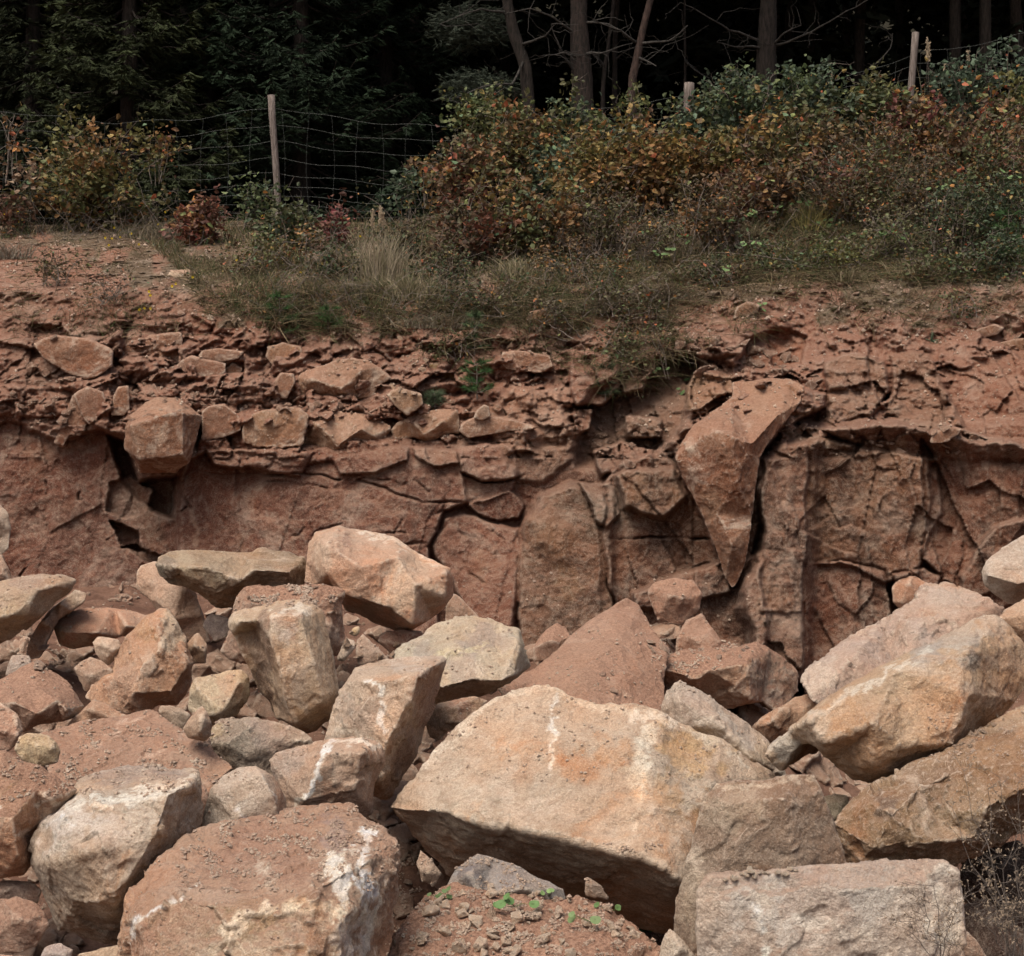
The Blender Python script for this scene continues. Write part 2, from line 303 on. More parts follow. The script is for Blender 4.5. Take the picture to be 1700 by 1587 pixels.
# white and pale stains on the rock
def spot(cx, cy, r, c, k=1., sq=1.): 
    d = np.hypot(x-cx, (y-cy)/sq)/r+.55*fbm(np.stack([x/14, y/14, x*0], 1), 4, 91); mixc(smooth(d, 1.05, .6), c, k)
def streak(pts, w, c, k):
    d = polyd(wx, wy, pts, False)/w+.9*fbm(np.stack([x/6, y/9, x*0], 1), 4, 95); mixc(smooth(d, 1, .3), c, k)
spot(915, 690, 36, (.50, .40, .34), .7, 1.3); spot(800, 690, 30, (.46, .36, .28), .5); spot(1200, 830, 26, (.42, .28, .20), .5); spot(940, 960, 30, (.40, .31, .2), .5)
streak([(318, 850), (330, 880), (326, 905)], 6, (.55, .47, .4), .8); streak([(330, 880), (345, 870)], 4, (.5, .4, .35), .7); streak([(770, 720), (772, 840)], 12, (.40, .31, .26), .5)
spot(1470, 800, 55, (.36, .25, .15), .6, 1.4); spot(1440, 830, 30, (.42, .34, .25), .5); spot(60, 860, 50, (.34, .22, .17), .4); spot(1290, 1000, 35, (.37, .27, .2), .5)
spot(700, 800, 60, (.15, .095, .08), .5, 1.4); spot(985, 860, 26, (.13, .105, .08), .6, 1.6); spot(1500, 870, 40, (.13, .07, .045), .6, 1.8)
for cx, cy, r in ((120, 840, 14), (180, 905, 20), (450, 890, 22), (560, 830, 26), (1300, 800, 26), (1310, 900, 22), (1560, 860, 30), (800, 930, 30), (640, 840, 24)): spot(cx, cy, r, (.33, .20, .145), .5, 1.2)
for k in range(46):
    cx, cy = rng.uniform(0, 1700), rng.uniform(700, 1080); spot(cx, cy, rng.uniform(10, 42), [(.33, .21, .15), (.15, .08, .06), (.30, .17, .11), (.13, .085, .065)][k % 4], rng.uniform(.2, .5), rng.uniform(.8, 2))
for k in range(34):
    cx, cy = r_.uniform(0, 1700), r_.uniform(770, 930); L = r_.uniform(30, 120); streak([(cx, cy), (cx+r_.normal(0, 4), cy+L*.5), (cx+r_.normal(0, 6), cy+L)], r_.uniform(3, 10), [(.36, .24, .18), (.14, .075, .055), (.42, .31, .24)][k % 3], r_.uniform(.25, .6))
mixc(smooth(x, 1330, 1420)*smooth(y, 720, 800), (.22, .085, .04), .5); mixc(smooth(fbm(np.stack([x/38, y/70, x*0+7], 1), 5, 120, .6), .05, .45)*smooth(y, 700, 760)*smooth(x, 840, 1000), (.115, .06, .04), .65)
# green and dead ground cover colour on the bank
gm = smooth(fbm(np.stack([x/55, y/40, x*0], 1), 4, 101)+smooth(y, 520, 440)*1.6-.75+.5*smooth(x, 230, 420)-.9*smooth(x, 300, 150)*smooth(y, 400, 420), .0, .5); mixc(gm*(y < 545), GRN, .85)
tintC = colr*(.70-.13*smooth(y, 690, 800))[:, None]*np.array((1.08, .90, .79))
V = np.stack([(x-CX)/F*wd, wd, (CY-y)/F*wd], 1)
R, Cn = shp; V = V.reshape(R, Cn, 3); DEPTH = wd.reshape(shp)
last = V[-1]; ext = []
for k in range(1, nC+1):
    e = last.copy(); d = k*1.6; e[:, 1] += d; e[:, 0] *= 1+.05*k; e[:, 2] += .04*d+.12*fbm(e*.7, 3, 5); ext.append(e)
V = np.concatenate([V, np.array(ext)]); R2 = R+nC
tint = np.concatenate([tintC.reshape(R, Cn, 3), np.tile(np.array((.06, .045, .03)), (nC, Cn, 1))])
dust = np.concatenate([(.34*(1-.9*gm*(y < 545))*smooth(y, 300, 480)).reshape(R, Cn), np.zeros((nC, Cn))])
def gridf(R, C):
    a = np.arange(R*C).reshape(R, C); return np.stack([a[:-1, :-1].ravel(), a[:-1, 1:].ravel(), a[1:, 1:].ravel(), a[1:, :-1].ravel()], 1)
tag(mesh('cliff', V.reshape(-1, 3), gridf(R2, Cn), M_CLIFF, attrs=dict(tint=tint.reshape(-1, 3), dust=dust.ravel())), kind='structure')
def cliff_depth(px, py):
    T = float(np.interp(px, gx, Tc)); j = int(round((px-gx[0])/2.5)); j = min(max(j, 0), Cn-1)
    if py >= pyA[-1]: i = int(round((1340-py)/2.2))
    else: i = len(pyA)-1+int(round((py-pyA[-1])/(T-pyA[-1])*nB))
    return float(DEPTH[min(max(i, 0), R-1), j])
def on_cliff(px, py, lift=0.): return at(px, py, cliff_depth(px, py)-lift)
# ---------------------------------------------------------------- quarry floor with heaped soil
GY = [0, 6.5, 8, 9.5, 11, 12.5, 14, 17, 40]; GP = [0, 400, 850, 1100, 1300, 1700]
GZ = np.array([[-1.75, -1.85, -1.9, -1.9, -1.9, -1.9], [-2.1, -2.2, -2.3, -2.5, -2.6, -3.2], [-1.9, -1.9, -2.25, -2.6, -2.6, -3.4], [-1.5, -1.5, -1.75, -2.1, -2.2, -3.4],
    [-1.22, -1.3, -1.5, -1.6, -2.0, -3.2], [-1.05, -1.2, -1.62, -1.55, -1.95, -2.4], [-.98, -1.12, -1.62, -1.40, -2.0, -1.7], [-1, -1, -1.2, -1.0, -2.2, -1.7], [-1, -1, -1.2, -1.0, -2.2, -1.7]])
def ground_z(X, Y):
    X = np.atleast_1d(X).astype(float); Y = np.atleast_1d(Y).astype(float); px = CX+X/np.maximum(Y, 3)*F
    rows = np.array([np.interp(px, GP, r) for r in GZ]); out = np.zeros(len(X)); k = np.clip(np.searchsorted(GY, Y)-1, 0, len(GY)-2)
    g = np.array(GY, float); t = np.clip((Y-g[k])/(g[k+1]-g[k]), 0, 1); i = np.arange(len(X))
    out = rows[k, i]*(1-t)+rows[k+1, i]*t-.22*smooth(Y, 12, 10)
    P = np.stack([X, Y, X*0], 1); return out+.10*fbm(P*1.5, 4, 7)+.03*fbm(P*9, 3, 9)
xs = np.concatenate([np.arange(-60, -8, 2.), np.arange(-8, 8, .035), np.arange(8, 61, 2.)]); ys = np.concatenate([np.arange(-60, 2, 2.), np.arange(2, 16.6, .035), np.arange(17, 60, 2.)])
GXX, GYY = np.meshgrid(xs, ys); gz = ground_z(GXX.ravel(), GYY.ravel())
tag(mesh('ground', np.stack([GXX.ravel(), GYY.ravel(), gz], 1), gridf(*GXX.shape), M_SOIL), kind='structure')
# ---------------------------------------------------------------- boulders
def carve(V, F_, name, vox, smoothing=0):
    """closed rough hull -> evenly meshed stone; returns points, normals, faces"""
    me = bpy.data.meshes.new('tmp'); me.from_pydata([tuple(v) for v in V], [], [tuple(f) for f in F_])
    bm = bmesh.new(); bm.from_mesh(me); bmesh.ops.recalc_face_normals(bm, faces=bm.faces); bm.to_mesh(me); bm.free()
    o = bpy.data.objects.new('tmp', me); COL.objects.link(o)
    r = o.modifiers.new('r', 'REMESH'); r.mode = 'VOXEL'; r.voxel_size = vox; r.adaptivity = 0
    s = o.modifiers.new('s', 'SMOOTH'); s.factor = .5; s.iterations = max(smoothing, 1); s.show_viewport = smoothing > 0
    e = o.evaluated_get(bpy.context.evaluated_depsgraph_get()); m2 = e.to_mesh(); n = len(m2.vertices)
    co = np.empty(n*3); m2.vertices.foreach_get('co', co); no = np.empty(n*3); m2.vertices.foreach_get('normal', no)
    li = np.empty(len(m2.loops), np.int32); m2.loops.foreach_get('vertex_index', li); tot = np.empty(len(m2.polygons), np.int32); m2.polygons.foreach_get('loop_total', tot)
    e.to_mesh_clear(); bpy.data.objects.remove(o); bpy.data.meshes.remove(me)
    assert (tot == 4).all()
    return co.reshape(-1, 3), no.reshape(-1, 3), li.reshape(-1, 4)
def chips(co, no, size, n, R=(.10, .26), depth=(.004, .010), tilt=.5):
    """knock flakes off: near a random spot everything beyond a tilted plane is cut back to it"""
    for k in range(n):
        i = rng.integers(len(co)); p = co[i]; r = size*rng.uniform(*R); d = size*rng.uniform(*depth)
        v = co-p; q = np.sqrt((v*v).sum(1)); m = np.where(q < r)[0]
        if len(m) < 8: continue
        a = no[m].mean(0)+rng.normal(0, tilt, 3)*.5; a /= np.linalg.norm(a)+1e-9; pr = (co[m]-p)@a; rim = q[m] > .8*r
        off = max(np.percentile(pr[rim], 72), pr.max()-d*3) if rim.any() else pr.max()-d; co[m] -= a[None]*(np.maximum(pr-off, 0)*.95*smooth(q[m]/r, 1, .55))[:, None]
    return co
def roughen(co, no, size, seed, rough=1., strata=None, chip=1.):
    s = max(size, .12); P = co+seed*3.7; k = min(1, s/.9)
    co = chips(co.copy(), no, s, int(8*chip)+2); co = chips(co, no, s, int(40*chip*k), (.03, .08), (.002, .006), .7)
    d = .018*s*fbm(P*(1.6/s), 3, seed)
    fh, fe = facets(P*(2.9/s)+.25*fbm(P*(4/s), 3, seed+3)[:, None], seed+5); d += .022*s*chip*fh
    P4 = P+.05*k*fbm(P*9, 3, seed+8)[:, None]
    if s > .25:
        fh2, fe2 = facets(P4*np.array((8., 8., 12.)), seed+15); mk = smooth(fbm(P*2.2, 3, seed+20), -.1, .45)
        d += .017*k*chip*fh2*mk*rough
    rr = 1-np.abs(fbm(P*(6.), 5, seed+30, .6)); d += .011*k*(rr-.7)*rough
    d += .0055*k*fbm(P*26, 4, seed+35, .65)*rough
    if strata is not None:
        a = np.array(strata, float); a /= np.linalg.norm(a); t = (co@a); Pq = np.stack([t*14, (co@np.array((.6, .5, .2)))*1.4, t*0], 1); d += .018*k*fbm(Pq, 4, seed+40)*smooth(fbm(P*1.4, 2, seed+44), -.5, .3)
    return co+no*d[:, None]
ROCKS = 0; BIG = []
def rock(label, Y, out, inn=(), edges=(), c=TAN, spots=(), marks=(), dust=.18, T=None, name='boulder', cat='boulder', group=None, vox=None, rough=1., chip=1., strata=None, shrink=.72, dflt=None):
    """out: silhouette points (x, y[, metres behind Y]); inn: points of the face towards us; edges: ridges between points"""
    global ROCKS
    ROCKS += 1; seed = ROCKS*7+1
    P = np.array([(p[0], p[1]) for p in out], float); cen = P.mean(0); ext = P.max(0)-P.min(0); size = float(math.sqrt(max(ext[0], 1)*max(ext[1], 1)))/F*Y
    if dflt is None: dflt = .16*size
    if T is None: T = size*.75
    D = [p[2] if len(p) > 2 else dflt for p in out]
    pts = [tuple(p) for p in P]; dep = list(D); n = len(pts)
    if inn: pts += [(p[0], p[1]) for p in inn]; dep += [p[2] for p in inn]
    else:
        rr_ = np.random.default_rng(seed+3); m0 = 3 if n < 9 else 4; a0 = rr_.uniform(0, 6.28)
        for k in range(m0): a = a0+6.283*k/m0+rr_.uniform(-.4, .4); r = rr_.uniform(.25, .62); pts.append((cen[0]+math.cos(a)*ext[0]*.5*r, cen[1]+math.sin(a)*ext[1]*.5*r)); dep.append(rr_.uniform(-.16, .03)*size*(.15 if name == 'cliff_block' else 1))
        for k in range(n):
            if len(out[k]) < 3: up = (cen[1]-P[k][1])/max(ext[1], 1); dep[k] = size*(.06+.26*max(up, 0)+.04*abs(up)+rr_.uniform(-.05, .07))*(.15 if name == 'cliff_block' else 1)
    es = [(k, (k+1) % n) for k in range(n)]+[tuple(e) for e in edges]
    vo, eo, fo, ov, oe, of = delaunay_2d_cdt([Vector(p) for p in pts], es, [], 1, 1e-4)
    dd = []
    for k, v in enumerate(vo):
        if ov[k]: dd.append(dep[ov[k][0]])
        else:
            q = sorted(((v-Vector(p)).length, d) for p, d in zip(pts, dep))[:2]; w0, w1 = q[1][0]+1e-6, q[0][0]+1e-6; dd.append((q[0][1]*w0+q[1][1]*w1)/(w0+w1))
    V = [at(v.x, v.y, Y+d) for v, d in zip(vo, dd)]; Fc = [list(f) for f in fo]
    # rim of the front = border edges of the triangulation
    cnt = {}
    for f in Fc:
        for a, b in zip(f, f[1:]+f[:1]): cnt[(a, b)] = 1
    rim = {a: b for (a, b) in cnt if (b, a) not in cnt}
    st = next(iter(rim)); loop = [st]
    while rim[loop[-1]] != st and len(loop) < 500: loop.append(rim[loop[-1]])
    m = len(loop); b0 = len(V)
    for (fr, sh) in ((.45, 1-(1-shrink)*.35), (1., shrink)):
        for i in loop:
            q = cen+(np.array((vo[i].x, vo[i].y))-cen)*sh; dj = dd[i]*(1-fr*.6)+T*fr; V.append(at(q[0], q[1], Y+dj))
    V.append(at(cen[0], cen[1], Y+T*1.1)); last = len(V)-1
    for k in range(m):
        a, b = loop[k], loop[(k+1) % m]; A, B = b0+k, b0+(k+1) % m
        Fc += [[b, a, A, B], [B, A, A+m, B+m], [B+m, A+m, last]]
    if vox is None: vox = min(max(Y*.00118, size/105), .016)
    co, no, qd = carve(V, Fc, name, vox)
    co = roughen(co, no, size, seed, rough, strata, chip)
    px = CX+co[:, 0]/co[:, 1]*F; py = CY-co[:, 2]/co[:, 1]*F
    wq = np.stack([px/20, py/20, px*0+seed], 1); w1 = fbm(wq, 4, seed); w2 = fbm(wq+31, 4, seed+1)
    col = np.tile(np.array(c, float), (len(co), 1))
    v = fbm(co*3.1+seed, 4, seed+2); col *= (1+.14*v)[:, None]; v = fbm(co*1.3+seed, 3, seed+4); col = col*(1+np.array((.02, -.05, -.10))*v[:, None]*1.5)
    for sp in spots:
        sx, sy, r, sc, k = sp[:5]; sq = sp[5] if len(sp) > 5 else 1; d = np.hypot(px-sx, (py-sy)/sq)/r+.55*w1+.35*fbm(co*14, 4, seed+11, .7); w = smooth(d, 1.1, .6)*k; col = col*(1-w)[:, None]+np.array(sc)*w[:, None]
    for mp, wd_, mc, k in marks:
        d = polyd(px+9*w1, py+9*w2, mp, False)/(wd_*1.15)+1.0*fbm(co*26, 4, seed+6, .7)+.5*fbm(co*7, 3, seed+9); w = smooth(d, .95, .35)*k*.9; col = col*(1-w)[:, None]+np.array(mc)*w[:, None]
    du = np.full(len(co), float(dust))
    for mp, wd_, mc, k in marks: du *= 1-smooth(polyd(px+9*w1, py+9*w2, mp, False)/(wd_*1.15)+1.0*fbm(co*26, 4, seed+6, .7)+.5*fbm(co*7, 3, seed+9), 1.1, .4)*.95
    BIG.append((label, cen, ext, name == 'cliff_block'))
    if name != 'cliff_block': col = col*np.array((.94, 1.03, 1.11))
    base = co[:, 2].min(); mid = Vector((float(co[:, 0].mean()), float(co[:, 1].mean()), float(base)))
    o = mesh(name, co-np.array(mid), qd, M_ROCK, attrs=dict(tint=np.clip(col*(1.38 if name != 'cliff_block' else np.array((.80, .71, .61))), .01, .8), dust=du)); o.location = mid
    return tag(o, label, cat, group)
PK = (.37, .205, .14); CRM = (.47, .36, .26); GRY = (.34, .285, .23); LGR = (.42, .355, .29); ORG = (.37, .20, .10); WHT = (.80, .73, .62); DGR = (.17, .135, .115); BRW = (.25, .17, .115); RDB = (.29, .145, .095); DRK = (.12, .085, .065)
# --- front row
rock('pale squared block with a flat pebble-strewn top at the lower right corner', 5.7, [(1161, 1478, 0.025), (1178, 1456, 0.030), (1300, 1446, 0.037), (1420, 1436, 0.037), (1505, 1428, 0.037), (1566, 1431, 0.025), (1590, 1445, 0.025), (1599, 1500, 0.025), (1606, 1600, 0.025), (1600, 1760, 0.025), (1175, 1760, 0.025), (1160, 1560, 0.020)],
     [(1200, 1500, -.01), (1400, 1480, -.03), (1520, 1470, -.02), (1525, 1560, -.03), (1350, 1600, -.05), (1220, 1560, -.03)], c=(.44, .355, .285), spots=[(1190, 1520, 45, LGR, .8), (1490, 1500, 60, (.50, .42, .34), .7), (1580, 1520, 40, WHT, .5, 2), (1350, 1500, 60, (.36, .25, .185), .6), (1250, 1570, 50, (.35, .24, .17), .7)],
     marks=[([(1310, 1528), (1360, 1535), (1430, 1555), (1480, 1590)], 13, (.58, .5, .41), .75), ([(1245, 1500), (1262, 1512), (1275, 1545), (1270, 1590)], 6, WHT, .7)], T=.5, dust=.5, chip=.5, shrink=.9, rough=.8)
rock('huge dirt-topped boulder with white chalky streaks at the lower left', 6.1, [(192, 1600, .3), (208, 1498, .3), (247, 1452, .4), (268, 1424, .5), (318, 1392, .7), (342, 1381, .75), (400, 1366, .8), (459, 1353, .85), (522, 1334, .9), (585, 1333, .8), (631, 1368, .6), (660, 1392, .4), (666, 1410, .35), (663, 1480, .3), (654, 1510, .25), (652, 1545, .25), (635, 1570, .2), (630, 1760, .2), (200, 1760, .2)],
     [(228, 1525, -.02), (300, 1490, -.1), (420, 1512, -.22), (520, 1475, -.2), (585, 1440, -.05), (400, 1430, .28), (540, 1390, .35), (560, 1540, -.25), (610, 1480, -.05), (260, 1640, -.2), (420, 1640, -.35), (580, 1660, -.2)], [(19, 20), (20, 21), (21, 22), (22, 23), (21, 26)],
     c=(.36, .235, .155), spots=[(470, 1410, 90, (.27, .15, .10), .9, .7), (400, 1445, 60, (.27, .155, .105), .8), (562, 1395, 30, (.27, .235, .225), .95, 1.4), (640, 1450, 36, (.27, .17, .11), .7, 1.5), (420, 1560, 80, (.34, .24, .14), .8), (240, 1560, 30, RDB, .5)],
     marks=[([(215, 1570), (222, 1530), (270, 1508), (330, 1470)], 3.5, WHT, .95), ([(560, 1440), (575, 1500), (565, 1590)], 26, (.80, .70, .55), .95), ([(610, 1470), (600, 1590)], 20, (.78, .68, .54), .9), ([(612, 1480), (596, 1430), (612, 1385)], 13, (.80, .72, .60), .95), ([(490, 1500), (560, 1510), (620, 1530)], 20, (.70, .58, .43), .85), ([(380, 1540), (440, 1510), (500, 1515)], 12, (.68, .56, .42), .8), ([(430, 1440), (445, 1470)], 8, (.5, .4, .3), .5)], dust=.6, rough=1.6)
rock('low mound-shaped rock buried in red soil and pebbles at the bottom centre', 6.35, [(631, 1610, .1), (652, 1547, .25), (705, 1490, .5), (748, 1464, .65), (800, 1468, .7), (860, 1474, .7), (930, 1488, .7), (1009, 1502, .6), (1050, 1536, .5), (1100, 1570, .35), (1132, 1620, .2), (1130, 1760, 0), (640, 1760, 0)],
     [(800, 1530, .3), (700, 1560, .15), (900, 1540, .3), (1000, 1560, .2), (760, 1640, -.2), (950, 1640, -.2), (860, 1580, .1)], c=(.31, .19, .13), spots=[(690, 1540, 50, PK, .7), (660, 1570, 40, BRW, .6)], dust=1., rough=1.5, dflt=.1)
rock('blue-grey tilted slab sticking out behind the soil mound', 7.0, [(742, 1470, .05), (758, 1441, .1), (794, 1419, .15), (820, 1426, .15), (850, 1436, .12), (890, 1457, .1), (938, 1474, .1), (948, 1510, .1), (850, 1530, .1), (750, 1510, .1)],
     [(780, 1450, -.03), (870, 1475, -.05), (800, 1490, -.05)], c=(.235, .205, .18), spots=[(770, 1445, 25, (.12, .115, .12), .8), (850, 1450, 25, (.14, .13, .13), .5)], marks=[([(758, 1441), (794, 1419), (850, 1436), (890, 1457)], 3, (.40, .34, .30), .5)], T=.25)
rock('small pale triangular stone at the bottom edge against the standing boulder', 5.75, [(1090, 1600), (1096, 1572), (1111, 1540), (1136, 1561), (1154, 1590), (1158, 1680), (1090, 1680)], c=(.41, .33, .25), T=.15, name='rock', cat='rock')
rock('rounded trapezoid boulder standing upright behind the squared block', 6.6, [(1117, 1590, 0.045), (1120, 1540, 0.045), (1124, 1495, 0.045), (1142, 1417, 0.045), (1161, 1344, 0.054), (1172, 1316, 0.063), (1188, 1298, 0.068), (1230, 1295, 0.081), (1262, 1296, 0.081), (1297, 1290, 0.081), (1330, 1283, 0.081), (1352, 1284, 0.068), (1363, 1312, 0.068), (1378, 1350, 0.068), (1394, 1398, 0.068), (1404, 1436, 0.068), (1408, 1600, 0.090), (1260, 1700, 0.045), (1117, 1700, 0.045)],
     [(1200, 1335, -.02), (1300, 1325, -.03), (1200, 1440, -.07), (1320, 1440, -.06), (1150, 1480, -.03), (1270, 1560, -.06), (1150, 1600, -.02)], marks=[([(1150, 1370), (1170, 1320), (1190, 1306), (1262, 1303), (1345, 1292)], 6, (.5, .41, .31), .6)], c=(.205, .135, .09), spots=[(1230, 1340, 40, (.34, .26, .18), .6), (1180, 1350, 20, (.30, .23, .16), .5, 2), (1280, 1400, 40, (.21, .135, .09), .6), (1150, 1480, 26, (.32, .24, .165), .7, 3)], chip=.6, rough=.8, T=.6)  # pale rim mark and lighter left spot put an edge highlight into the colour
FR = (.41, .305, .215)
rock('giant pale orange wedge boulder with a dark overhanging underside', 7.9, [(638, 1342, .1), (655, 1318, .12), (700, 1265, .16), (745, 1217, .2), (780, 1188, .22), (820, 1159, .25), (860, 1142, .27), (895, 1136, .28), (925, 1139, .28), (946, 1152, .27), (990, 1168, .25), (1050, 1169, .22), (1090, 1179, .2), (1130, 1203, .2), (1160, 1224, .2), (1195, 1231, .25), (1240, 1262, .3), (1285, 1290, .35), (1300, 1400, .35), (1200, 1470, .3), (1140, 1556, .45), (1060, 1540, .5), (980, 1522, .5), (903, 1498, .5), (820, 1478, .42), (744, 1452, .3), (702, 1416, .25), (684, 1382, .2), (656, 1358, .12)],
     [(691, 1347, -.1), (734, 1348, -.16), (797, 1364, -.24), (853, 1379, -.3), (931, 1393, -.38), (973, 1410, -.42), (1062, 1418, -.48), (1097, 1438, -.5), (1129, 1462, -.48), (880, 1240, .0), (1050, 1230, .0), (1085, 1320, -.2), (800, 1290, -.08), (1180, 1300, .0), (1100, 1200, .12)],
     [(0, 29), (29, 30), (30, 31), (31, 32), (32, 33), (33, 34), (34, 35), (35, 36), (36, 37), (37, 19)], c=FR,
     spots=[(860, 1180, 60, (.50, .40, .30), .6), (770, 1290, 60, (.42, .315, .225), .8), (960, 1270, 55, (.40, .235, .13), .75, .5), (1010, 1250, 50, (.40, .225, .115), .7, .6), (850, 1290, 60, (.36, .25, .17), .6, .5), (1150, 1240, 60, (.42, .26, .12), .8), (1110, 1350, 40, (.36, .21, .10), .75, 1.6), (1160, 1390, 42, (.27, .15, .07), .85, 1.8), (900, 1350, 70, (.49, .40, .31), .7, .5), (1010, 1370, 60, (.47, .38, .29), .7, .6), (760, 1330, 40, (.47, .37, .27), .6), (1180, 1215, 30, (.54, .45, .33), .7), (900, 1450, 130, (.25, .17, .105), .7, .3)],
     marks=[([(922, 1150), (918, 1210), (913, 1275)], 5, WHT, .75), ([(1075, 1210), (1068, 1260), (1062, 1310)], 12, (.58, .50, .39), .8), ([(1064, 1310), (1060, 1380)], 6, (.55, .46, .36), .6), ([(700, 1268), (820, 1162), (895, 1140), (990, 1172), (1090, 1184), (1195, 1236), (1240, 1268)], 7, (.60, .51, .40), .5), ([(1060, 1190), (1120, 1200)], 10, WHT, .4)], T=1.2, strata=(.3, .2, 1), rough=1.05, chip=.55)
rock('wide tan boulder with a grey-stained top edge leaning at the right', 7.9, [(1272, 1253, .2), (1279, 1241, .2), (1310, 1212, .2), (1341, 1187, .22), (1394, 1145, .3), (1440, 1120, .35), (1482, 1098, .4), (1539, 1067, .45), (1585, 1040, .5), (1635, 1014, .55), (1658, 1018, .55), (1681, 1036, .55), (1704, 1070, .5), (1712, 1130, .45), (1690, 1162, .4), (1660, 1195, .35), (1625, 1215, .3), (1600, 1238, .2), (1560, 1252, .1), (1510, 1262, .1), (1507, 1285, .15), (1460, 1301, .2), (1410, 1285, .2), (1382, 1262, .18), (1362, 1243, .1), (1344, 1229, .12), (1330, 1233, .2), (1296, 1277, .25)],
     [(1346, 1196, -.02), (1400, 1162, .02), (1490, 1112, .1), (1536, 1088, .15), (1575, 1092, .1), (1612, 1076, .12), (1606, 1150, -.02), (1592, 1205, -.02), (1570, 1235, -.02), (1370, 1230, -.05), (1450, 1200, -.1), (1450, 1268, -.02), (1500, 1240, -.05), (1640, 1050, .3)],
     [(4, 29), (28, 29), (29, 30), (30, 31), (31, 32), (32, 33), (33, 34), (34, 35), (35, 36)], c=(.385, .25, .15), spots=[(1590, 1060, 45, (.36, .32, .265), .85), (1540, 1085, 35, (.30, .27, .235), .8, .6), (1650, 1040, 30, (.42, .35, .28), .6), (1615, 1100, 14, (.11, .09, .075), .7, 3), (1640, 1150, 40, (.27, .18, .12), .8), (1400, 1190, 45, (.40, .25, .14), .7), (1300, 1240, 36, (.40, .345, .28), .85), (1490, 1270, 20, (.13, .10, .08), .6), (1670, 1100, 30, (.28, .19, .13), .6)],  # darker spots on the right end paint the side turned from the light
     marks=[([(1350, 1190), (1420, 1148), (1500, 1104), (1540, 1078)], 6, (.55, .47, .38), .7)], T=.9, rough=.9, chip=.55)
rock('dark ochre boulder with rough ledges lying under the wide tan one at the right edge', 7.3, [(1383, 1367, .15), (1398, 1345, .2), (1413, 1326, .25), (1455, 1299, .4), (1510, 1275, .5), (1585, 1240, .6), (1625, 1215, .65), (1700, 1170, .75), (1790, 1130, .8), (1850, 1200, .5), (1820, 1330, .4), (1700, 1367, .25), (1646, 1403, .2), (1600, 1425, .2), (1586, 1438, .2), (1500, 1480, .25), (1410, 1450, .2)],
     [(1440, 1330, .12), (1530, 1300, .15), (1600, 1272, .2), (1700, 1235, .25), (1480, 1350, -.03), (1560, 1352, .08), (1640, 1340, -.05), (1720, 1300, 0), (1540, 1400, -.05), (1450, 1410, 0), (1620, 1390, 0)],
     [(17, 18), (18, 19), (19, 20)], c=(.205, .13, .07), spots=[(1650, 1250, 50, (.26, .165, .09), .7, .5), (1470, 1340, 25, (.07, .055, .045), .8), (1540, 1300, 50, (.16, .105, .065), .7), (1480, 1400, 45, (.26, .18, .11), .6), (1600, 1400, 40, (.27, .165, .09), .6), (1690, 1190, 40, (.36, .25, .16), .7)], marks=[([(1470, 1345), (1520, 1350), (1570, 1370), (1590, 1390)], 4, (.42, .3, .2), .6)], T=1.9, rough=1.5, chip=1.2)
rock('greenish grey rock deep in the gap beside the dark ochre boulder', 8.1, [(1362, 1325), (1385, 1316), (1408, 1320), (1412, 1345), (1395, 1370), (1365, 1375)], c=(.19, .155, .10), name='rock', cat='rock')
rock('long pale pinkish slab with scaly surface behind the wide tan boulder', 9.6, [(1333, 1131, -.1), (1341, 1114, 0), (1394, 1076, .3), (1432, 1049, .45), (1463, 1032, .55), (1490, 1013, .6), (1513, 1003, .7), (1524, 980, .8), (1543, 963, .9), (1570, 958, .95), (1600, 967, .9), (1623, 980, .8), (1673, 1003, .6), (1690, 1060, .4), (1500, 1150, -.1), (1400, 1205, -.2), (1345, 1160, -.2)],
     [(1420, 1090, .0), (1520, 1040, .25), (1600, 1020, .4)], c=(.37, .26, .20), spots=[(1570, 1000, 50, (.39, .30, .235), .7), (1400, 1120, 40, (.40, .30, .235), .6), (1500, 1070, 35, (.36, .24, .17), .6)], rough=1.2, chip=1.2, T=.7)
rock('smooth pale rounded boulder cut by the right edge above the pink slab', 9.6, [(1627, 950), (1634, 932), (1648, 920), (1662, 910), (1700, 890), (1760, 876), (1820, 910), (1830, 980), (1760, 1016), (1700, 999), (1677, 1003), (1645, 985), (1630, 972)],
     [(1640, 955, 0), (1690, 970, -.1), (1750, 960, -.15), (1690, 925, 0)], [(0, 13), (13, 14), (14, 15)], c=(.46, .37, .29), spots=[(1690, 985, 40, (.30, .205, .15), .6, .5)], chip=.5, rough=.6)
rock('tan rock wedged between the round boulder and the wide tan boulder', 8.9, [(1655, 1026), (1668, 1012), (1700, 994), (1780, 985), (1800, 1080), (1710, 1085)], c=(.38, .26, .175), name='rock', cat='rock')
rock('reddish flat-topped rock covered in gravel beneath the wall column', 11.9, [(1058, 1112, 0), (1068, 1100, .1), (1092, 1094, .2), (1126, 1080, .4), (1180, 1076, .5), (1230, 1070, .5), (1257, 1063, .5), (1282, 1078, .5), (1325, 1110, .6), (1328, 1148, .6), (1291, 1184, .3), (1264, 1164, .2), (1240, 1170, .1), (1214, 1179, .1), (1165, 1165, .1), (1100, 1152, .1), (1072, 1137, 0)],
     [(1100, 1110, -.15), (1180, 1112, -.15), (1240, 1100, -.15), (1246, 1160, -.1), (1160, 1130, -.2)], [(17, 18), (18, 19), (19, 20)], c=(.34, .20, .13), spots=[(1078, 1112, 20, (.38, .33, .27), .8), (1290, 1120, 40, (.21, .135, .09), .9), (1200, 1140, 40, (.36, .235, .15), .5)], dust=1., T=.8, rough=1.5)
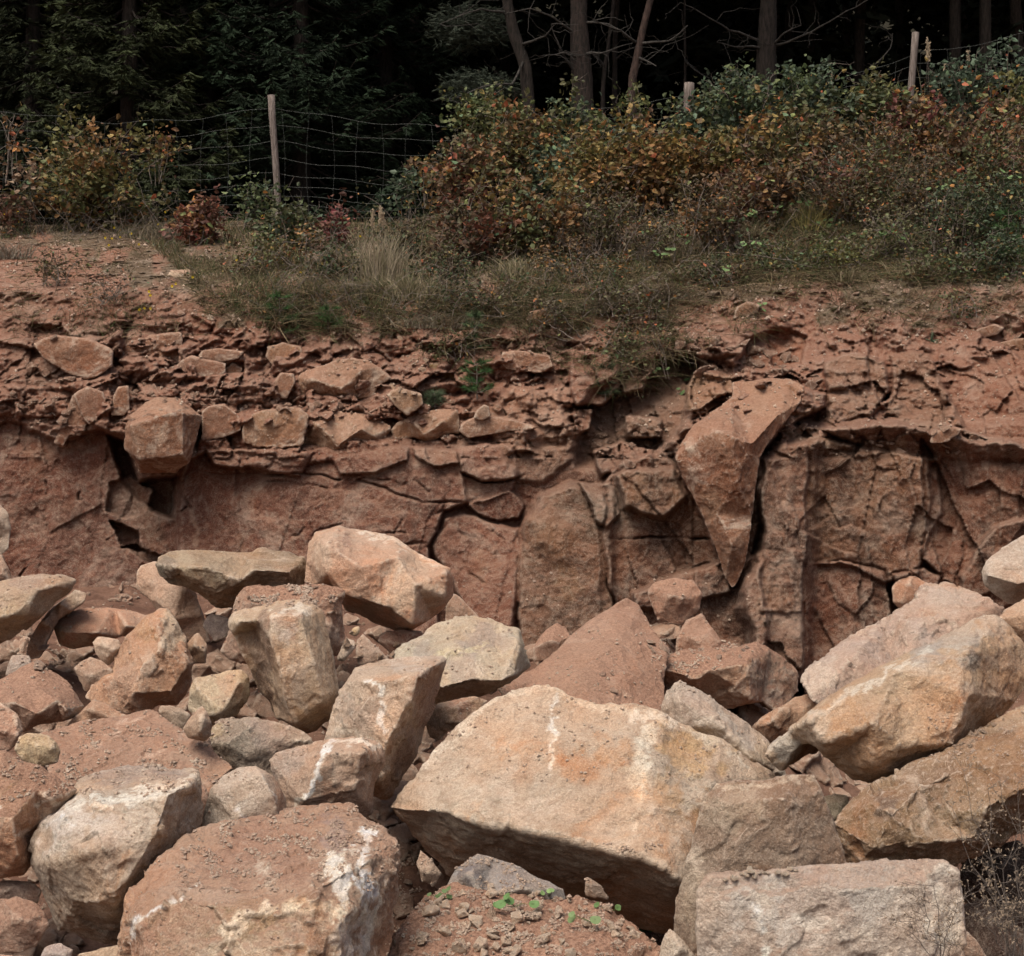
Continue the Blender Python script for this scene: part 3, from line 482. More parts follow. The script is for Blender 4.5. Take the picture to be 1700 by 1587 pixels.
rock('pale grey boulder sloping down behind the giant wedge-shaped boulder', 8.7, [(1090, 1190), (1096, 1172), (1107, 1144), (1118, 1133), (1130, 1128), (1161, 1144), (1203, 1179), (1241, 1201), (1275, 1230), (1296, 1260), (1308, 1292), (1250, 1330), (1120, 1250)],
     [(1130, 1160, -.05), (1190, 1200, -.12), (1250, 1260, -.1), (1130, 1210, -.05)], c=(.39, .32, .255), spots=[(1250, 1270, 40, (.39, .30, .2), .7), (1150, 1180, 30, (.36, .28, .22), .7), (1180, 1210, 25, (.48, .41, .33), .6)], rough=1.1)
rock('small orange-brown rock in the dark gap left of the wide tan boulder', 9.5, [(1245, 1207), (1262, 1193), (1279, 1184), (1318, 1156), (1379, 1139), (1400, 1155), (1350, 1205), (1300, 1238), (1265, 1232)], c=(.35, .21, .13), name='rock', cat='rock')
rock('large flat red-brown slab leaning against the cliff in the centre', 10.9, [(828, 1143, 0), (853, 1129, .15), (885, 1111, .35), (924, 1079, .7), (959, 1044, 1.1), (1012, 1009, 1.45), (1040, 991, 1.6), (1063, 1003, 1.6), (1080, 1040, 1.3), (1112, 1080, .9), (1105, 1130, .5), (1110, 1200, .1), (1000, 1230, -.4), (860, 1190, -.3)],
     [(960, 1120, .1), (1030, 1060, .75), (1040, 1130, .2)], c=(.315, .185, .125), spots=[(950, 1100, 50, (.34, .22, .15), .7), (1040, 1010, 30, (.24, .13, .09), .7), (1000, 1080, 40, (.27, .18, .13), .5)], dust=.75, T=2.3, rough=.8, chip=.6)
rock('grey and yellow mottled boulder with a shadowed base left of the leaning red slab', 10.0, [(648, 1090, .1), (655, 1077, .15), (680, 1066, .25), (701, 1057, .3), (714, 1040, .4), (729, 1030, .45), (755, 1026, .45), (782, 1024, .45), (828, 1034, .45), (860, 1045, .45), (871, 1070, .45), (881, 1108, .5), (860, 1128, .4), (832, 1144, .3), (804, 1157, .3), (770, 1162, .3), (722, 1172, .25), (680, 1140, .15)],
     [(690, 1110, -.05), (733, 1142, -.12), (782, 1128, -.15), (832, 1129, -.1), (853, 1120, 0), (862, 1072, .15), (760, 1070, .12)], [(19, 20), (20, 21), (21, 22), (22, 23), (23, 10)], c=(.40, .33, .235), spots=[(800, 1060, 30, (.26, .215, .18), .8), (770, 1110, 35, (.28, .22, .175), .7), (700, 1085, 24, (.25, .22, .19), .6), (840, 1060, 20, (.30, .26, .21), .6), (770, 1150, 50, (.27, .2, .14), .7, .3)], marks=[([(720, 1092), (760, 1082), (800, 1070)], 7, (.50, .40, .24), .7)], rough=1.3)
rock('brown rock tucked under the mottled grey and yellow boulder', 9.3, [(706, 1200), (710, 1180), (726, 1167), (755, 1160), (789, 1155), (812, 1162), (780, 1200), (747, 1213), (729, 1232), (712, 1225)], c=(.30, .205, .135), spots=[(720, 1200, 20, DRK, .6), (770, 1170, 20, RDB, .6)], name='rock', cat='rock', rough=1.5)
rock('tall cream block with flat top and brown right side left of the giant boulder', 8.5, [(538, 1235, .2), (553, 1180, .2), (572, 1140, .25), (590, 1108, .35), (612, 1099, .5), (650, 1095, .6), (680, 1091, .6), (735, 1088, .55), (744, 1096, .5), (735, 1125, .5), (718, 1175, .45), (703, 1210, .4), (690, 1255, .35), (662, 1292, .3), (640, 1322, .2), (590, 1310, .1), (555, 1270, .1)],
     [(600, 1130, 0), (650, 1128, -.1), (694, 1123, -.15), (725, 1102, .1), (684, 1157, -.15), (660, 1200, -.15), (641, 1235, -.15), (595, 1180, -.03), (630, 1290, -.1)], [(3, 17), (17, 18), (18, 19), (19, 20), (20, 8), (19, 21), (21, 22), (22, 23), (23, 25)],
     c=(.42, .32, .235), spots=[(710, 1160, 40, (.25, .145, .095), .85, 2), (670, 1240, 25, (.26, .16, .105), .8, 2), (640, 1140, 30, (.36, .24, .16), .7), (610, 1190, 30, (.37, .26, .19), .7), (570, 1170, 20, GRY, .6), (680, 1100, 45, (.46, .38, .31), .7, .4)], marks=[([(616, 1130), (632, 1150), (635, 1185), (640, 1215)], 6, WHT, .8), ([(560, 1210), (600, 1218), (635, 1240)], 7, (.54, .45, .35), .6)], strata=(1, .2, .4), T=.6)  # brown spots on the right side put its shade into the colour
rock('broad cream rock with a white ridge below the tall cream block', 7.9, [(445, 1262), (459, 1246), (494, 1238), (520, 1233), (551, 1225), (585, 1223), (612, 1226), (631, 1231), (641, 1252), (635, 1275), (618, 1300), (616, 1350), (560, 1385), (480, 1360), (456, 1310)],
     [(500, 1262, -.02), (545, 1250, -.12), (525, 1290, -.14), (505, 1330, -.12), (600, 1250, -.1), (590, 1310, -.1), (470, 1290, 0)], [(16, 17), (17, 18)], c=(.38, .265, .19), spots=[(480, 1270, 30, (.36, .28, .225), .7), (590, 1270, 35, (.37, .24, .16), .7), (560, 1320, 25, (.33, .18, .11), .7)], marks=[([(548, 1230), (530, 1270), (520, 1300), (502, 1332)], 6, WHT, .85), ([(555, 1228), (585, 1226), (628, 1234)], 5, WHT, .6), ([(500, 1335), (550, 1330)], 5, (.55, .47, .36), .5)], rough=1.2)
rock('small pale rock with a brown right edge perched above the dirt-topped boulder', 7.2, [(336, 1385), (338, 1355), (344, 1330), (350, 1311), (371, 1289), (399, 1275), (424, 1272), (440, 1280), (453, 1287), (465, 1305), (474, 1322), (478, 1350), (465, 1385), (410, 1410), (345, 1405)],
     [(360, 1320, -.02), (400, 1300, -.04), (432, 1285, -.06), (452, 1320, -.08), (462, 1352, -.06), (390, 1360, -.08)], [(17, 18), (18, 19)], c=(.43, .33, .25), spots=[(400, 1310, 25, (.40, .28, .19), .6), (465, 1330, 14, (.33, .19, .12), .8, 2.5)], marks=[([(395, 1350), (405, 1362)], 8, WHT, .9), ([(436, 1284), (456, 1322), (462, 1350)], 3, WHT, .6)], chip=.6)
rock('big grey-white rounded boulder with pale top edge at the left', 6.75, [(50, 1434, .25), (51, 1415, .25), (57, 1392, .25), (71, 1370, .3), (85, 1354, .35), (99, 1341, .4), (108, 1330, .45), (138, 1297, .7), (198, 1276, .85), (240, 1272, .85), (265, 1274, .85), (293, 1282, .7), (327, 1282, .5), (331, 1320, .4), (328, 1378, .4), (310, 1440, .4), (260, 1500, .3), (210, 1555, .3), (194, 1568, .3), (176, 1567, .3), (134, 1554, .3), (99, 1543, .3), (85, 1505, .3), (64, 1459, .25)],
     [(110, 1352, .02), (165, 1334, 0), (215, 1330, -.02), (280, 1318, 0), (318, 1300, .15), (90, 1430, -.06), (170, 1410, -.16), (260, 1390, -.12), (190, 1490, -.16), (120, 1500, -.02), (200, 1300, .45)], [(5, 24), (24, 25), (25, 26), (26, 27), (27, 28), (28, 12)],
     c=(.37, .30, .23), spots=[(240, 1285, 80, (.27, .21, .175), .8, .3), (110, 1370, 45, (.56, .49, .42), .8), (250, 1350, 55, (.50, .43, .34), .7), (180, 1380, 30, (.48, .42, .36), .6), (280, 1390, 40, (.36, .24, .15), .75), (130, 1430, 40, (.36, .28, .2), .6), (180, 1440, 35, (.25, .2, .155), .6), (240, 1470, 35, (.21, .17, .14), .65), (150, 1500, 50, (.34, .25, .17), .7)],
     marks=[([(106, 1338), (165, 1326), (220, 1322), (280, 1308), (320, 1296)], 9, (.64, .58, .49), .8), ([(80, 1365), (110, 1357), (120, 1372)], 4, (.75, .7, .63), .9)], rough=1.2, chip=1.)
rock('orange boulder with loose dirt on top, cut by the left edge', 7.0, [(-85, 1290), (-40, 1255), (8, 1243), (40, 1262), (70, 1270), (92, 1290), (126, 1312), (100, 1338), (72, 1370), (53, 1400), (50, 1437), (42, 1450), (20, 1455), (0, 1458), (-60, 1460), (-110, 1370)],
     [(0, 1290, .0), (60, 1310, 0), (85, 1325, .0), (20, 1360, -.12), (30, 1420, -.1), (-40, 1350, -.12)], c=(.375, .21, .125), spots=[(80, 1290, 40, (.27, .155, .105), .9), (10, 1260, 24, (.43, .31, .22), .7), (20, 1330, 30, (.40, .22, .11), .6)], marks=[([(70, 1325), (90, 1335)], 8, WHT, .7), ([(30, 1385), (45, 1380)], 7, (.5, .42, .35), .7), ([(0, 1340), (5, 1345)], 5, WHT, .8)], dust=.9)
rock('yellowish tan rock lying on the left end of the flat dusty slab', 7.7, [(24, 1243), (32, 1224), (46, 1216), (80, 1220), (95, 1230), (102, 1247), (96, 1266), (60, 1275), (36, 1264)], c=(.40, .29, .17), name='rock', cat='rock', rough=.7)
rock('flat dusty red slab strewn with pebbles sloping back at the left', 8.2, [(64, 1216, .3), (120, 1204, .45), (200, 1190, .55), (247, 1179, .65), (268, 1187, .6), (290, 1205, .5), (306, 1218, .45), (342, 1227, .35), (355, 1247, .25), (390, 1273, .1), (362, 1298, 0), (342, 1330, -.05), (300, 1380, -.2), (140, 1350, -.25), (80, 1290, -.1)],
     [(200, 1250, .12), (300, 1260, .08), (340, 1285, .0), (130, 1260, .08)], c=(.31, .19, .13), spots=[(300, 1260, 60, (.34, .22, .155), .6), (370, 1285, 20, (.38, .27, .18), .6)], marks=[([(150, 1235), (200, 1205), (235, 1188)], 4, (.45, .31, .23), .6), ([(230, 1265), (310, 1225)], 3, (.45, .31, .23), .6)], dust=.6, T=.5, rough=1.1)
rock('grey-brown rough boulder below the tall tan block', 8.7, [(343, 1232), (346, 1215), (356, 1201), (381, 1192), (410, 1191), (441, 1193), (476, 1203), (500, 1215), (520, 1230), (525, 1260), (460, 1300), (390, 1290), (356, 1255)], c=(.27, .205, .15), spots=[(385, 1225, 26, (.16, .125, .09), .7), (450, 1225, 35, (.29, .215, .17), .7), (360, 1210, 14, (.36, .27, .15), .7)], rough=1.8)
rock('small pointed brown stone with a white corner in front of the cream rock', 8.3, [(303, 1210), (310, 1198), (318, 1188), (327, 1178), (335, 1170), (344, 1182), (353, 1203), (350, 1222), (340, 1232), (312, 1226)], [(336, 1190, -.06), (334, 1215, -.06), (318, 1205, -.02)], c=(.34, .225, .15), spots=[(336, 1200, 8, CRM, .7, 2)], name='rock', cat='rock')
rock('dark little rock between the flat slab and the cream rock', 8.8, [(262, 1180), (266, 1171), (290, 1172), (305, 1179), (318, 1186), (308, 1205), (300, 1220), (276, 1198)], c=(.24, .16, .105), name='rock', cat='rock', rough=1.5)
rock('squat cream rock with yellowish face left of the tall tan block', 9.3, [(311, 1178), (313, 1155), (316, 1140), (323, 1127), (340, 1122), (360, 1118), (380, 1113), (401, 1112), (414, 1124), (417, 1148), (410, 1165), (392, 1190), (365, 1206), (345, 1204), (325, 1195)], [(330, 1145, -.05), (395, 1135, -.05), (370, 1180, -.12), (340, 1190, -.05)], c=(.47, .36, .235), spots=[(375, 1140, 25, (.40, .25, .16), .7), (385, 1165, 25, (.42, .30, .2), .5)], rough=.9)
rock('orange triangular boulder with a pale pointed peak', 9.7, [(140, 1158, .0), (160, 1120, .1), (185, 1108, .15), (187, 1085, .2), (210, 1055, .2), (240, 1025, .25), (265, 1011, .28), (280, 1013, .28), (294, 1030, .25), (308, 1060, .25), (319, 1100, .25), (318, 1128, .25), (311, 1152, .2), (296, 1173, .15), (265, 1171, .1), (235, 1190, 0), (200, 1182, 0), (165, 1172, 0)],
     [(262, 1035, .08), (268, 1072, -.02), (312, 1104, .02), (240, 1100, -.1), (285, 1150, -.06), (220, 1150, -.12), (190, 1125, .02)], [(6, 18), (18, 19), (19, 20), (20, 10)], c=(.37, .215, .13), spots=[(285, 1045, 20, (.47, .37, .26), .9, 1.6), (240, 1050, 22, (.42, .26, .14), .6), (260, 1120, 30, (.40, .24, .15), .6), (200, 1150, 40, (.32, .19, .125), .7)], rough=1.1)
rock('low triangular orange rock at the foot of the peaked orange boulder', 9.0, [(112, 1204), (135, 1180), (156, 1160), (180, 1170), (214, 1190), (220, 1200), (140, 1222)], c=(.36, .215, .135), name='rock', cat='rock')
rock('small brown rock behind the shadowed dusty boulder at the left', 9.8, [(122, 1108), (150, 1090), (170, 1098), (188, 1112), (187, 1130), (165, 1150), (140, 1148)], c=(.31, .195, .13), name='rock', cat='rock')
rock('dusty pinkish boulder with a shaded right face near the left edge', 8.9, [(-65, 1180, .3), (-40, 1140, .4), (10, 1122, .4), (35, 1105, .45), (60, 1096, .45), (80, 1110, .4), (112, 1130, .35), (125, 1148, .3), (141, 1172, .3), (128, 1188, .2), (105, 1200, .1), (70, 1205, .1), (36, 1218, .1), (-20, 1240, .1)],
     [(20, 1165, .0), (60, 1185, -.05), (95, 1162, .0), (110, 1178, -.05), (60, 1140, .15)], [(2, 14), (14, 15), (15, 16), (16, 17), (17, 8)], c=(.34, .21, .145), spots=[(80, 1190, 30, (.24, .15, .10), .7), (125, 1175, 16, (.42, .33, .25), .8)], dust=.9)
rock('pinkish rock with a white rim at the left edge below the dusty boulder', 8.3, [(-45, 1190), (0, 1166), (25, 1184), (38, 1210), (34, 1228), (18, 1246), (-10, 1262), (-60, 1262)], c=(.35, .205, .14), marks=[([(0, 1168), (25, 1186), (37, 1211)], 5, (.52, .4, .3), .7)], name='rock', cat='rock')
rock('small pale angular stone resting between the oval red rock and the peaked boulder', 9.9, [(154, 1066), (162, 1056), (180, 1058), (197, 1062), (204, 1074), (194, 1094), (181, 1106), (168, 1098), (158, 1084)], [(175, 1072, -.05), (190, 1080, -.04), (178, 1092, -.03)], c=(.44, .35, .27), name='rock', cat='rock')
rock('smooth red oval boulder below the left cliff', 10.7, [(86, 1042, .1), (90, 1028, .15), (103, 1018, .2), (130, 1012, .25), (165, 1007, .3), (190, 1008, .3), (215, 1012, .3), (252, 1024, .25), (245, 1040, .15), (222, 1052, .15), (200, 1056, .15), (160, 1070, .1), (120, 1078, .05), (98, 1070, .05)], [(110, 1050, -.05), (160, 1050, -.1), (210, 1040, -.02), (140, 1030, .05)], c=(.34, .185, .115), spots=[(98, 1050, 16, (.38, .27, .16), .7), (150, 1068, 40, (.30, .22, .14), .6, .3)], chip=.5, rough=.8)
rock('grey-brown wedge boulder at the left edge, topmost of the left pile', 10.2, [(-90, 1020), (-60, 975), (0, 960), (20, 955), (60, 953), (105, 954), (126, 963), (118, 980), (108, 988), (95, 995), (75, 1015), (60, 1030), (35, 1050), (20, 1060), (0, 1069), (-60, 1075)],
     [(0, 990, -.05), (60, 980, -.05), (100, 970, 0), (40, 1015, -.1), (-20, 1030, -.15)], [(16, 17), (17, 18)], c=(.31, .235, .165), spots=[(50, 965, 45, (.25, .185, .145), .7, .5), (20, 1030, 30, (.37, .27, .16), .7), (60, 1000, 30, (.35, .27, .185), .6)], rough=1.2)
rock('brown leaning rock with a pale broken end under the grey-brown wedge', 10.6, [(42, 1095), (50, 1060), (62, 1038), (90, 1005), (110, 988), (125, 978), (147, 983), (140, 1000), (120, 1015), (98, 1025), (86, 1045), (66, 1092)], c=(.27, .175, .12), spots=[(130, 990, 22, (.42, .34, .26), .8), (100, 1008, 18, (.36, .26, .19), .6)], name='rock', cat='rock')
rock('small grey-lilac stone in the dark hollow at the left edge', 9.6, [(8, 1122), (14, 1102), (20, 1088), (50, 1088), (54, 1106), (34, 1128)], c=(.30, .24, .20), name='rock', cat='rock')
rock('upright pinkish slab leaning beneath the long dark block', 11.9, [(225, 972), (226, 950), (234, 938), (255, 931), (300, 942), (325, 985), (338, 1022), (349, 1066), (325, 1070), (290, 1050), (262, 1020), (248, 995), (236, 990)], c=(.40, .265, .185), spots=[(290, 985, 20, (.30, .2, .14), .5, 2), (245, 950, 16, (.44, .27, .17), .5)], rough=.5, chip=.4, T=.4)
rock('long dark olive-brown block lying across the top of the pile', 11.3, [(255, 936, .1), (262, 922, .15), (280, 916, .2), (300, 911, .25), (340, 912, .3), (400, 914, .3), (435, 909, .3), (480, 915, .3), (505, 922, .3), (513, 935, .3), (508, 965, .3), (502, 1000, .3), (440, 985, .2), (405, 992, .25), (390, 1010, .3), (360, 1013, .3), (335, 990, .2), (310, 974, .15), (280, 968, .1), (262, 952, .08)],
     [(290, 940, -.05), (345, 940, -.08), (420, 945, -.08), (480, 950, -.02), (320, 965, -.02), (400, 965, -.05), (360, 985, 0)], c=(.24, .18, .115), spots=[(275, 945, 24, (.12, .10, .075), .8), (305, 940, 16, (.33, .26, .17), .6, 2), (400, 940, 40, (.27, .19, .12), .6), (370, 990, 30, (.30, .20, .12), .6), (460, 950, 40, (.20, .155, .11), .6)], rough=1.5, strata=(.1, 0, 1))
rock('dark stone in the hollow under the long dark block', 11.5, [(336, 1040), (342, 1026), (350, 1018), (378, 1024), (385, 1040), (376, 1060), (356, 1066)], c=(.20, .145, .12), name='rock', cat='rock')
rock('small orange chunk standing beside the peaked orange boulder', 10.1, [(309, 1072), (318, 1058), (328, 1049), (345, 1070), (343, 1102), (318, 1103), (313, 1090)], [(322, 1072, -.04), (340, 1080, -.02)], c=(.40, .25, .155), name='rock', cat='rock')
rock('reddish boulder capped with crumbled dirt behind the tall tan block', 10.5, [(366, 1080), (378, 1045), (385, 1010), (393, 990), (405, 974), (440, 971), (475, 972), (505, 970), (540, 972), (567, 984), (566, 1000), (568, 1022), (574, 1060), (566, 1082), (540, 1100), (440, 1110), (380, 1095)], [(420, 1002, -.05), (500, 1000, -.1), (550, 1000, 0), (545, 1050, -.05), (440, 1060, -.05)], c=(.31, .185, .125), dust=1., rough=1.5)
rock('tall tan block with a dark split down its left side, standing in the left centre', 9.1, [(378, 1032, .3), (384, 1019, .35), (400, 1014, .38), (418, 1011, .4), (440, 1003, .4), (462, 998, .38), (495, 995, .35), (523, 1003, .3), (533, 1022, .25), (545, 1062, .2), (552, 1100, .2), (559, 1148, .15), (547, 1188, .15), (525, 1214, .2), (503, 1220, .2), (476, 1203, .2), (456, 1192, .25), (450, 1165, .35), (432, 1145, .4), (415, 1112, .35), (400, 1078, .3), (386, 1052, .28)],
     [(400, 1032, .12), (420, 1030, .15), (424, 1042, .32), (432, 1030, .05), (450, 1024, -.08), (500, 1018, -.06), (448, 1060, -.12), (470, 1130, -.14), (492, 1200, -.05), (520, 1100, -.1), (535, 1160, -.05), (440, 1090, .2), (455, 1150, .2), (420, 1080, .28)], [(26, 28), (28, 29), (29, 30), (25, 24), (24, 23), (24, 33), (33, 34)],
     c=(.385, .265, .17), spots=[(395, 1040, 22, (.44, .34, .23), .7), (436, 1100, 18, (.19, .12, .08), .9, 4), (510, 1190, 30, (.45, .33, .2), .8), (500, 1090, 40, (.40, .27, .17), .5), (480, 1030, 26, (.38, .24, .165), .7), (465, 1190, 20, (.22, .15, .10), .8, 1.5), (400, 1075, 15, (.3, .18, .12), .7)], marks=[([(450, 1020), (500, 1008), (522, 1012)], 6, (.60, .50, .40), .7), ([(460, 1060), (490, 1040)], 5, (.58, .48, .4), .6)], T=.6, strata=(1, 0, .15), rough=.9, chip=.6)
rock('big smooth pink-orange boulder with a sharp right corner, highest of the pile', 11.0, [(505, 966, .3), (508, 935, .3), (514, 903, .35), (525, 884, .4), (545, 881, .4), (563, 874, .4), (580, 880, .4), (600, 882, .4), (652, 891, .4), (694, 917, .3), (725, 932, .25), (747, 943, .2), (752, 958, .25), (750, 988, .25), (735, 1010, .2), (719, 1027, .2), (700, 1038, .2), (687, 1047, .25), (652, 1045, .35), (610, 1030, .45), (575, 1010, .5), (556, 978, .3), (525, 974, .25)],
     [(543, 905, -.02), (545, 950, -.05), (572, 985, -.06), (623, 1002, -.1), (648, 1012, -.12), (685, 1036, -.1), (740, 950, .05), (735, 988, 0), (660, 925, .0), (600, 940, -.12), (690, 970, -.12)], [(23, 24), (24, 25), (25, 26), (26, 27), (27, 28), (6, 23)],
     c=(.43, .265, .175), spots=[(590, 930, 55, (.41, .235, .15), .7), (680, 960, 45, (.46, .33, .23), .7), (530, 930, 20, (.43, .31, .22), .7, 2), (610, 1015, 50, (.26, .18, .12), .7, .4), (700, 1000, 40, (.48, .36, .26), .6)], marks=[([(575, 884), (582, 905), (572, 915)], 6, (.24, .13, .09), .8), ([(600, 884), (652, 897), (695, 922), (745, 948)], 4, (.6, .5, .4), .7), ([(640, 985), (670, 970), (700, 975)], 2.5, (.24, .14, .09), .5)], rough=.7, chip=.6, T=.8)
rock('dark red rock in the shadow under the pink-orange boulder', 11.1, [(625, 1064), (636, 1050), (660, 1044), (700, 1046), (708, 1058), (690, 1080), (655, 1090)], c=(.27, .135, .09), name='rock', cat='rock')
rock('white narrow chip leaning in the gap right of the tall tan block', 9.6, [(557, 1097), (566, 1075), (574, 1058), (590, 1062), (592, 1074), (580, 1088), (572, 1099)], c=(.52, .43, .34), name='rock', cat='rock', T=.06)
rock('brown splintered plate beside the white chip', 9.8, [(590, 1082), (592, 1062), (602, 1052), (625, 1072), (646, 1094), (640, 1106), (594, 1104)], c=(.30, .19, .13), name='rock', cat='rock', T=.15)
rock('little orange shard lying above the white chip', 10.2, [(578, 1052), (586, 1042), (598, 1038), (598, 1050), (590, 1057)], c=(.45, .29, .13), name='rock', cat='rock', T=.05)
rock('narrow brown rock wedged against the cliff right of the pink-orange boulder', 12.3, [(738, 1030), (738, 1004), (752, 984), (762, 988), (782, 1008), (800, 1028), (790, 1050), (750, 1050)], c=(.27, .17, .115), name='rock', cat='rock')
rock('wedge-shaped rock with a pale dusty top against the cliff foot in the centre', 12.9, [(884, 1075, 0), (895, 1058, .1), (910, 1042, .25), (925, 1032, .35), (942, 1042, .3), (950, 1056, .1), (930, 1066, 0), (926, 1095, 0), (886, 1100, 0)], [(915, 1062, -.05)], c=(.30, .19, .135), dust=.9, name='rock', cat='rock')
rock('crumbly red block under the hanging wedge, upper one', 13.4, [(1075, 985), (1085, 968), (1110, 960), (1150, 962), (1168, 985), (1160, 1015), (1130, 1040), (1090, 1030)], c=(.29, .165, .11), rough=1.8, dust=.8)
rock('crumbly red block under the hanging wedge, lower one with a dark notch', 12.8, [(1120, 1090), (1124, 1058), (1140, 1030), (1165, 1018), (1180, 1040), (1200, 1065), (1235, 1075), (1225, 1100), (1150, 1110)], c=(.31, .175, .115), rough=1.4, dust=.6)
rock('orange-red lump at the foot of the wall left of the round boulder', 13.9, [(1480, 975), (1495, 960), (1520, 955), (1545, 970), (1540, 1000), (1500, 1020), (1482, 1000)], c=(.33, .17, .10), rough=1.3)
rock('rounded red-brown rock at the lower left edge below the orange boulder', 6.4, [(-40, 1505), (0, 1490), (30, 1488), (58, 1498), (76, 1515), (82, 1535), (74, 1550), (62, 1570), (35, 1582), (0, 1584), (-40, 1575)], c=(.33, .205, .145), dust=.8, rough=1.5)
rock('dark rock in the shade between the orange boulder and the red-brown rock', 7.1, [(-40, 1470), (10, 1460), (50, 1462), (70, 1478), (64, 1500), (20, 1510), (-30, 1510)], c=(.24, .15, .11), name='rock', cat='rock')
rock('small flat grey stone at the bottom left', 6.1, [(64, 1596), (74, 1572), (100, 1564), (121, 1577), (116, 1610), (70, 1620)], c=(.34, .27, .235), name='rock', cat='rock', T=.12)
rock('pinkish rock cut by the bottom edge at the left corner', 5.9, [(-40, 1600), (0, 1584), (50, 1588), (75, 1602), (70, 1680), (-40, 1680)], c=(.35, .22, .16), name='rock', cat='rock')
rock('tan broken rock at the bottom between the grey-white and dirt-topped boulders', 6.5, [(118, 1600), (130, 1582), (165, 1574), (196, 1568), (215, 1590), (210, 1680), (120, 1680)], c=(.38, .28, .19), name='rock', cat='rock', rough=1.6)
rock('red-brown sliver squeezed right of the grey-white boulder', 7.5, [(322, 1300), (332, 1292), (344, 1312), (352, 1350), (345, 1390), (322, 1392)], c=(.28, .15, .10), name='rock', cat='rock')
rock('brown rock in the hollow left of the giant wedge-shaped boulder', 7.7, [(690, 1432), (698, 1410), (716, 1425), (735, 1450), (724, 1470), (700, 1466)], c=(.33, .21, .14), name='rock', cat='rock')
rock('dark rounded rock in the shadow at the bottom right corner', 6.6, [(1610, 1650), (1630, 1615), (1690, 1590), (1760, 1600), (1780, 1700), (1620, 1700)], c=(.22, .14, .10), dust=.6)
rock('blackish brown rock in the deep shade under the dark ochre boulder', 8.6, [(1585, 1465), (1600, 1430), (1640, 1405), (1690, 1395), (1720, 1420), (1715, 1480), (1660, 1500), (1600, 1500)], c=(.075, .05, .038), dust=0)  # added rock, its near-black tint stands in for deep shade
rock('dark brown slab in the shade at the right edge behind the dry plant', 8.1, [(1630, 1500), (1660, 1470), (1720, 1440), (1800, 1450), (1810, 1560), (1700, 1580), (1640, 1560)], c=(.085, .055, .04), dust=0)  # another filler rock whose dark tint carries the shade
rock('dark wedge of rock filling the shaded hollow right of the squared block', 7.6, [(1580, 1540), (1600, 1500), (1640, 1490), (1680, 1530), (1720, 1560), (1720, 1680), (1580, 1680)], c=(.08, .05, .038), dust=0)  # added to fill the hollow, with the shade painted into its tint
rock('brown rock jammed beside the squared block at the lower right', 6.3, [(1592, 1560), (1604, 1545), (1622, 1560), (1640, 1590), (1640, 1700), (1590, 1700)], c=(.30, .2, .14), name='rock', cat='rock')
rock('grey-tan boulder leaning on the cliff at the far left edge', 13.2, [(-75, 880), (-30, 845), (0, 838), (12, 850), (19, 880), (15, 912), (0, 925), (-50, 935)], c=(.32, .25, .19))
rock('brown boulder below the grey-tan one at the far left edge', 13.0, [(-75, 960), (-40, 930), (5, 920), (15, 945), (24, 975), (0, 1000), (-60, 1010)], c=(.22, .15, .11))
# --- blocks standing out of the cliff
KW = dict(name='cliff_block', cat='rock')
def cb(label, out, inn=(), edges=(), off=-.12, c=ROSE, **k):
    P = np.array([(p[0], p[1]) for p in out], float); m = P.mean(0); Y = cliff_depth(*m)+(off*.6 if off > -.3 else off)
    kk = dict(KW); kk.update(dust=.6, vox=.0145, T=.55, rough=1.3, shrink=.92); kk.update(k); return rock(label, Y, out, inn, edges, c=c, **kk)
cb('hanging wedge-shaped rock tapering to a point on the cliff at the right of centre', [(1121, 756, .05), (1130, 738, .1), (1139, 726, .15), (1153, 704, .2), (1171, 694, .3), (1216, 659, .6), (1216, 634, .75), (1269, 624, .8), (1312, 626, .75), (1336, 640, .65), (1334, 664, .5), (1318, 688, .35), (1296, 716, .15), (1280, 736, .08), (1264, 762, .02), (1256, 818, 0), (1252, 860, 0), (1245, 906, 0), (1238, 940, .05), (1225, 968, .1), (1215, 977, .1), (1203, 960, .1), (1185, 906, .1), (1167, 860, .1), (1142, 811, .1)],
     [(1190, 715, -.12), (1215, 725, -.22), (1250, 735, -.1), (1290, 690, .1), (1165, 730, -.05), (1225, 800, -.15), (1190, 850, -.02), (1215, 905, -.08), (1165, 800, -.02)], [(3, 25), (25, 26), (26, 27), (27, 13), (3, 29)],
     c=(.285, .150, .095), off=-.31, T=1.3, spots=[(1290, 665, 70, (.34, .215, .14), .8, .6), (1180, 830, 20, (.42, .28, .2), .6, 1.5), (1165, 780, 30, (.29, .145, .10), .6), (1250, 800, 25, (.24, .135, .09), .6, 2)], marks=[([(1195, 905), (1245, 910)], 2, (.10, .05, .04), .7)], rough=.9, chip=.7, shrink=.85)
cb('large squared block jutting from the left cliff with a split on its top', [(208, 710, .04), (216, 688, .08), (244, 668, .2), (266, 660, .26), (300, 662, .26), (338, 690, .1), (326, 730, .08), (313, 766, .1), (292, 784, .32), (232, 784, .32), (226, 764, .08), (209, 745, .04)], [(218, 706, -.12), (262, 690, -.15), (304, 684, -.12), (304, 756, -.1), (234, 762, -.12)], [(12, 13), (13, 14), (14, 15), (15, 16), (16, 12)], off=-.5, T=.9, c=(.30, .175, .12), shrink=.85,
     spots=[(265, 672, 35, (.37, .25, .175), .8, .5)], marks=[([(212, 704), (250, 692), (304, 680)], 2.5, (.06, .03, .025), .8)], chip=.7)
cb('tapered brown block right of the squared jutting block', [(336, 682), (345, 674), (372, 670), (398, 690), (402, 714), (371, 727), (335, 731)], c=(.28, .15, .10), off=-.1)
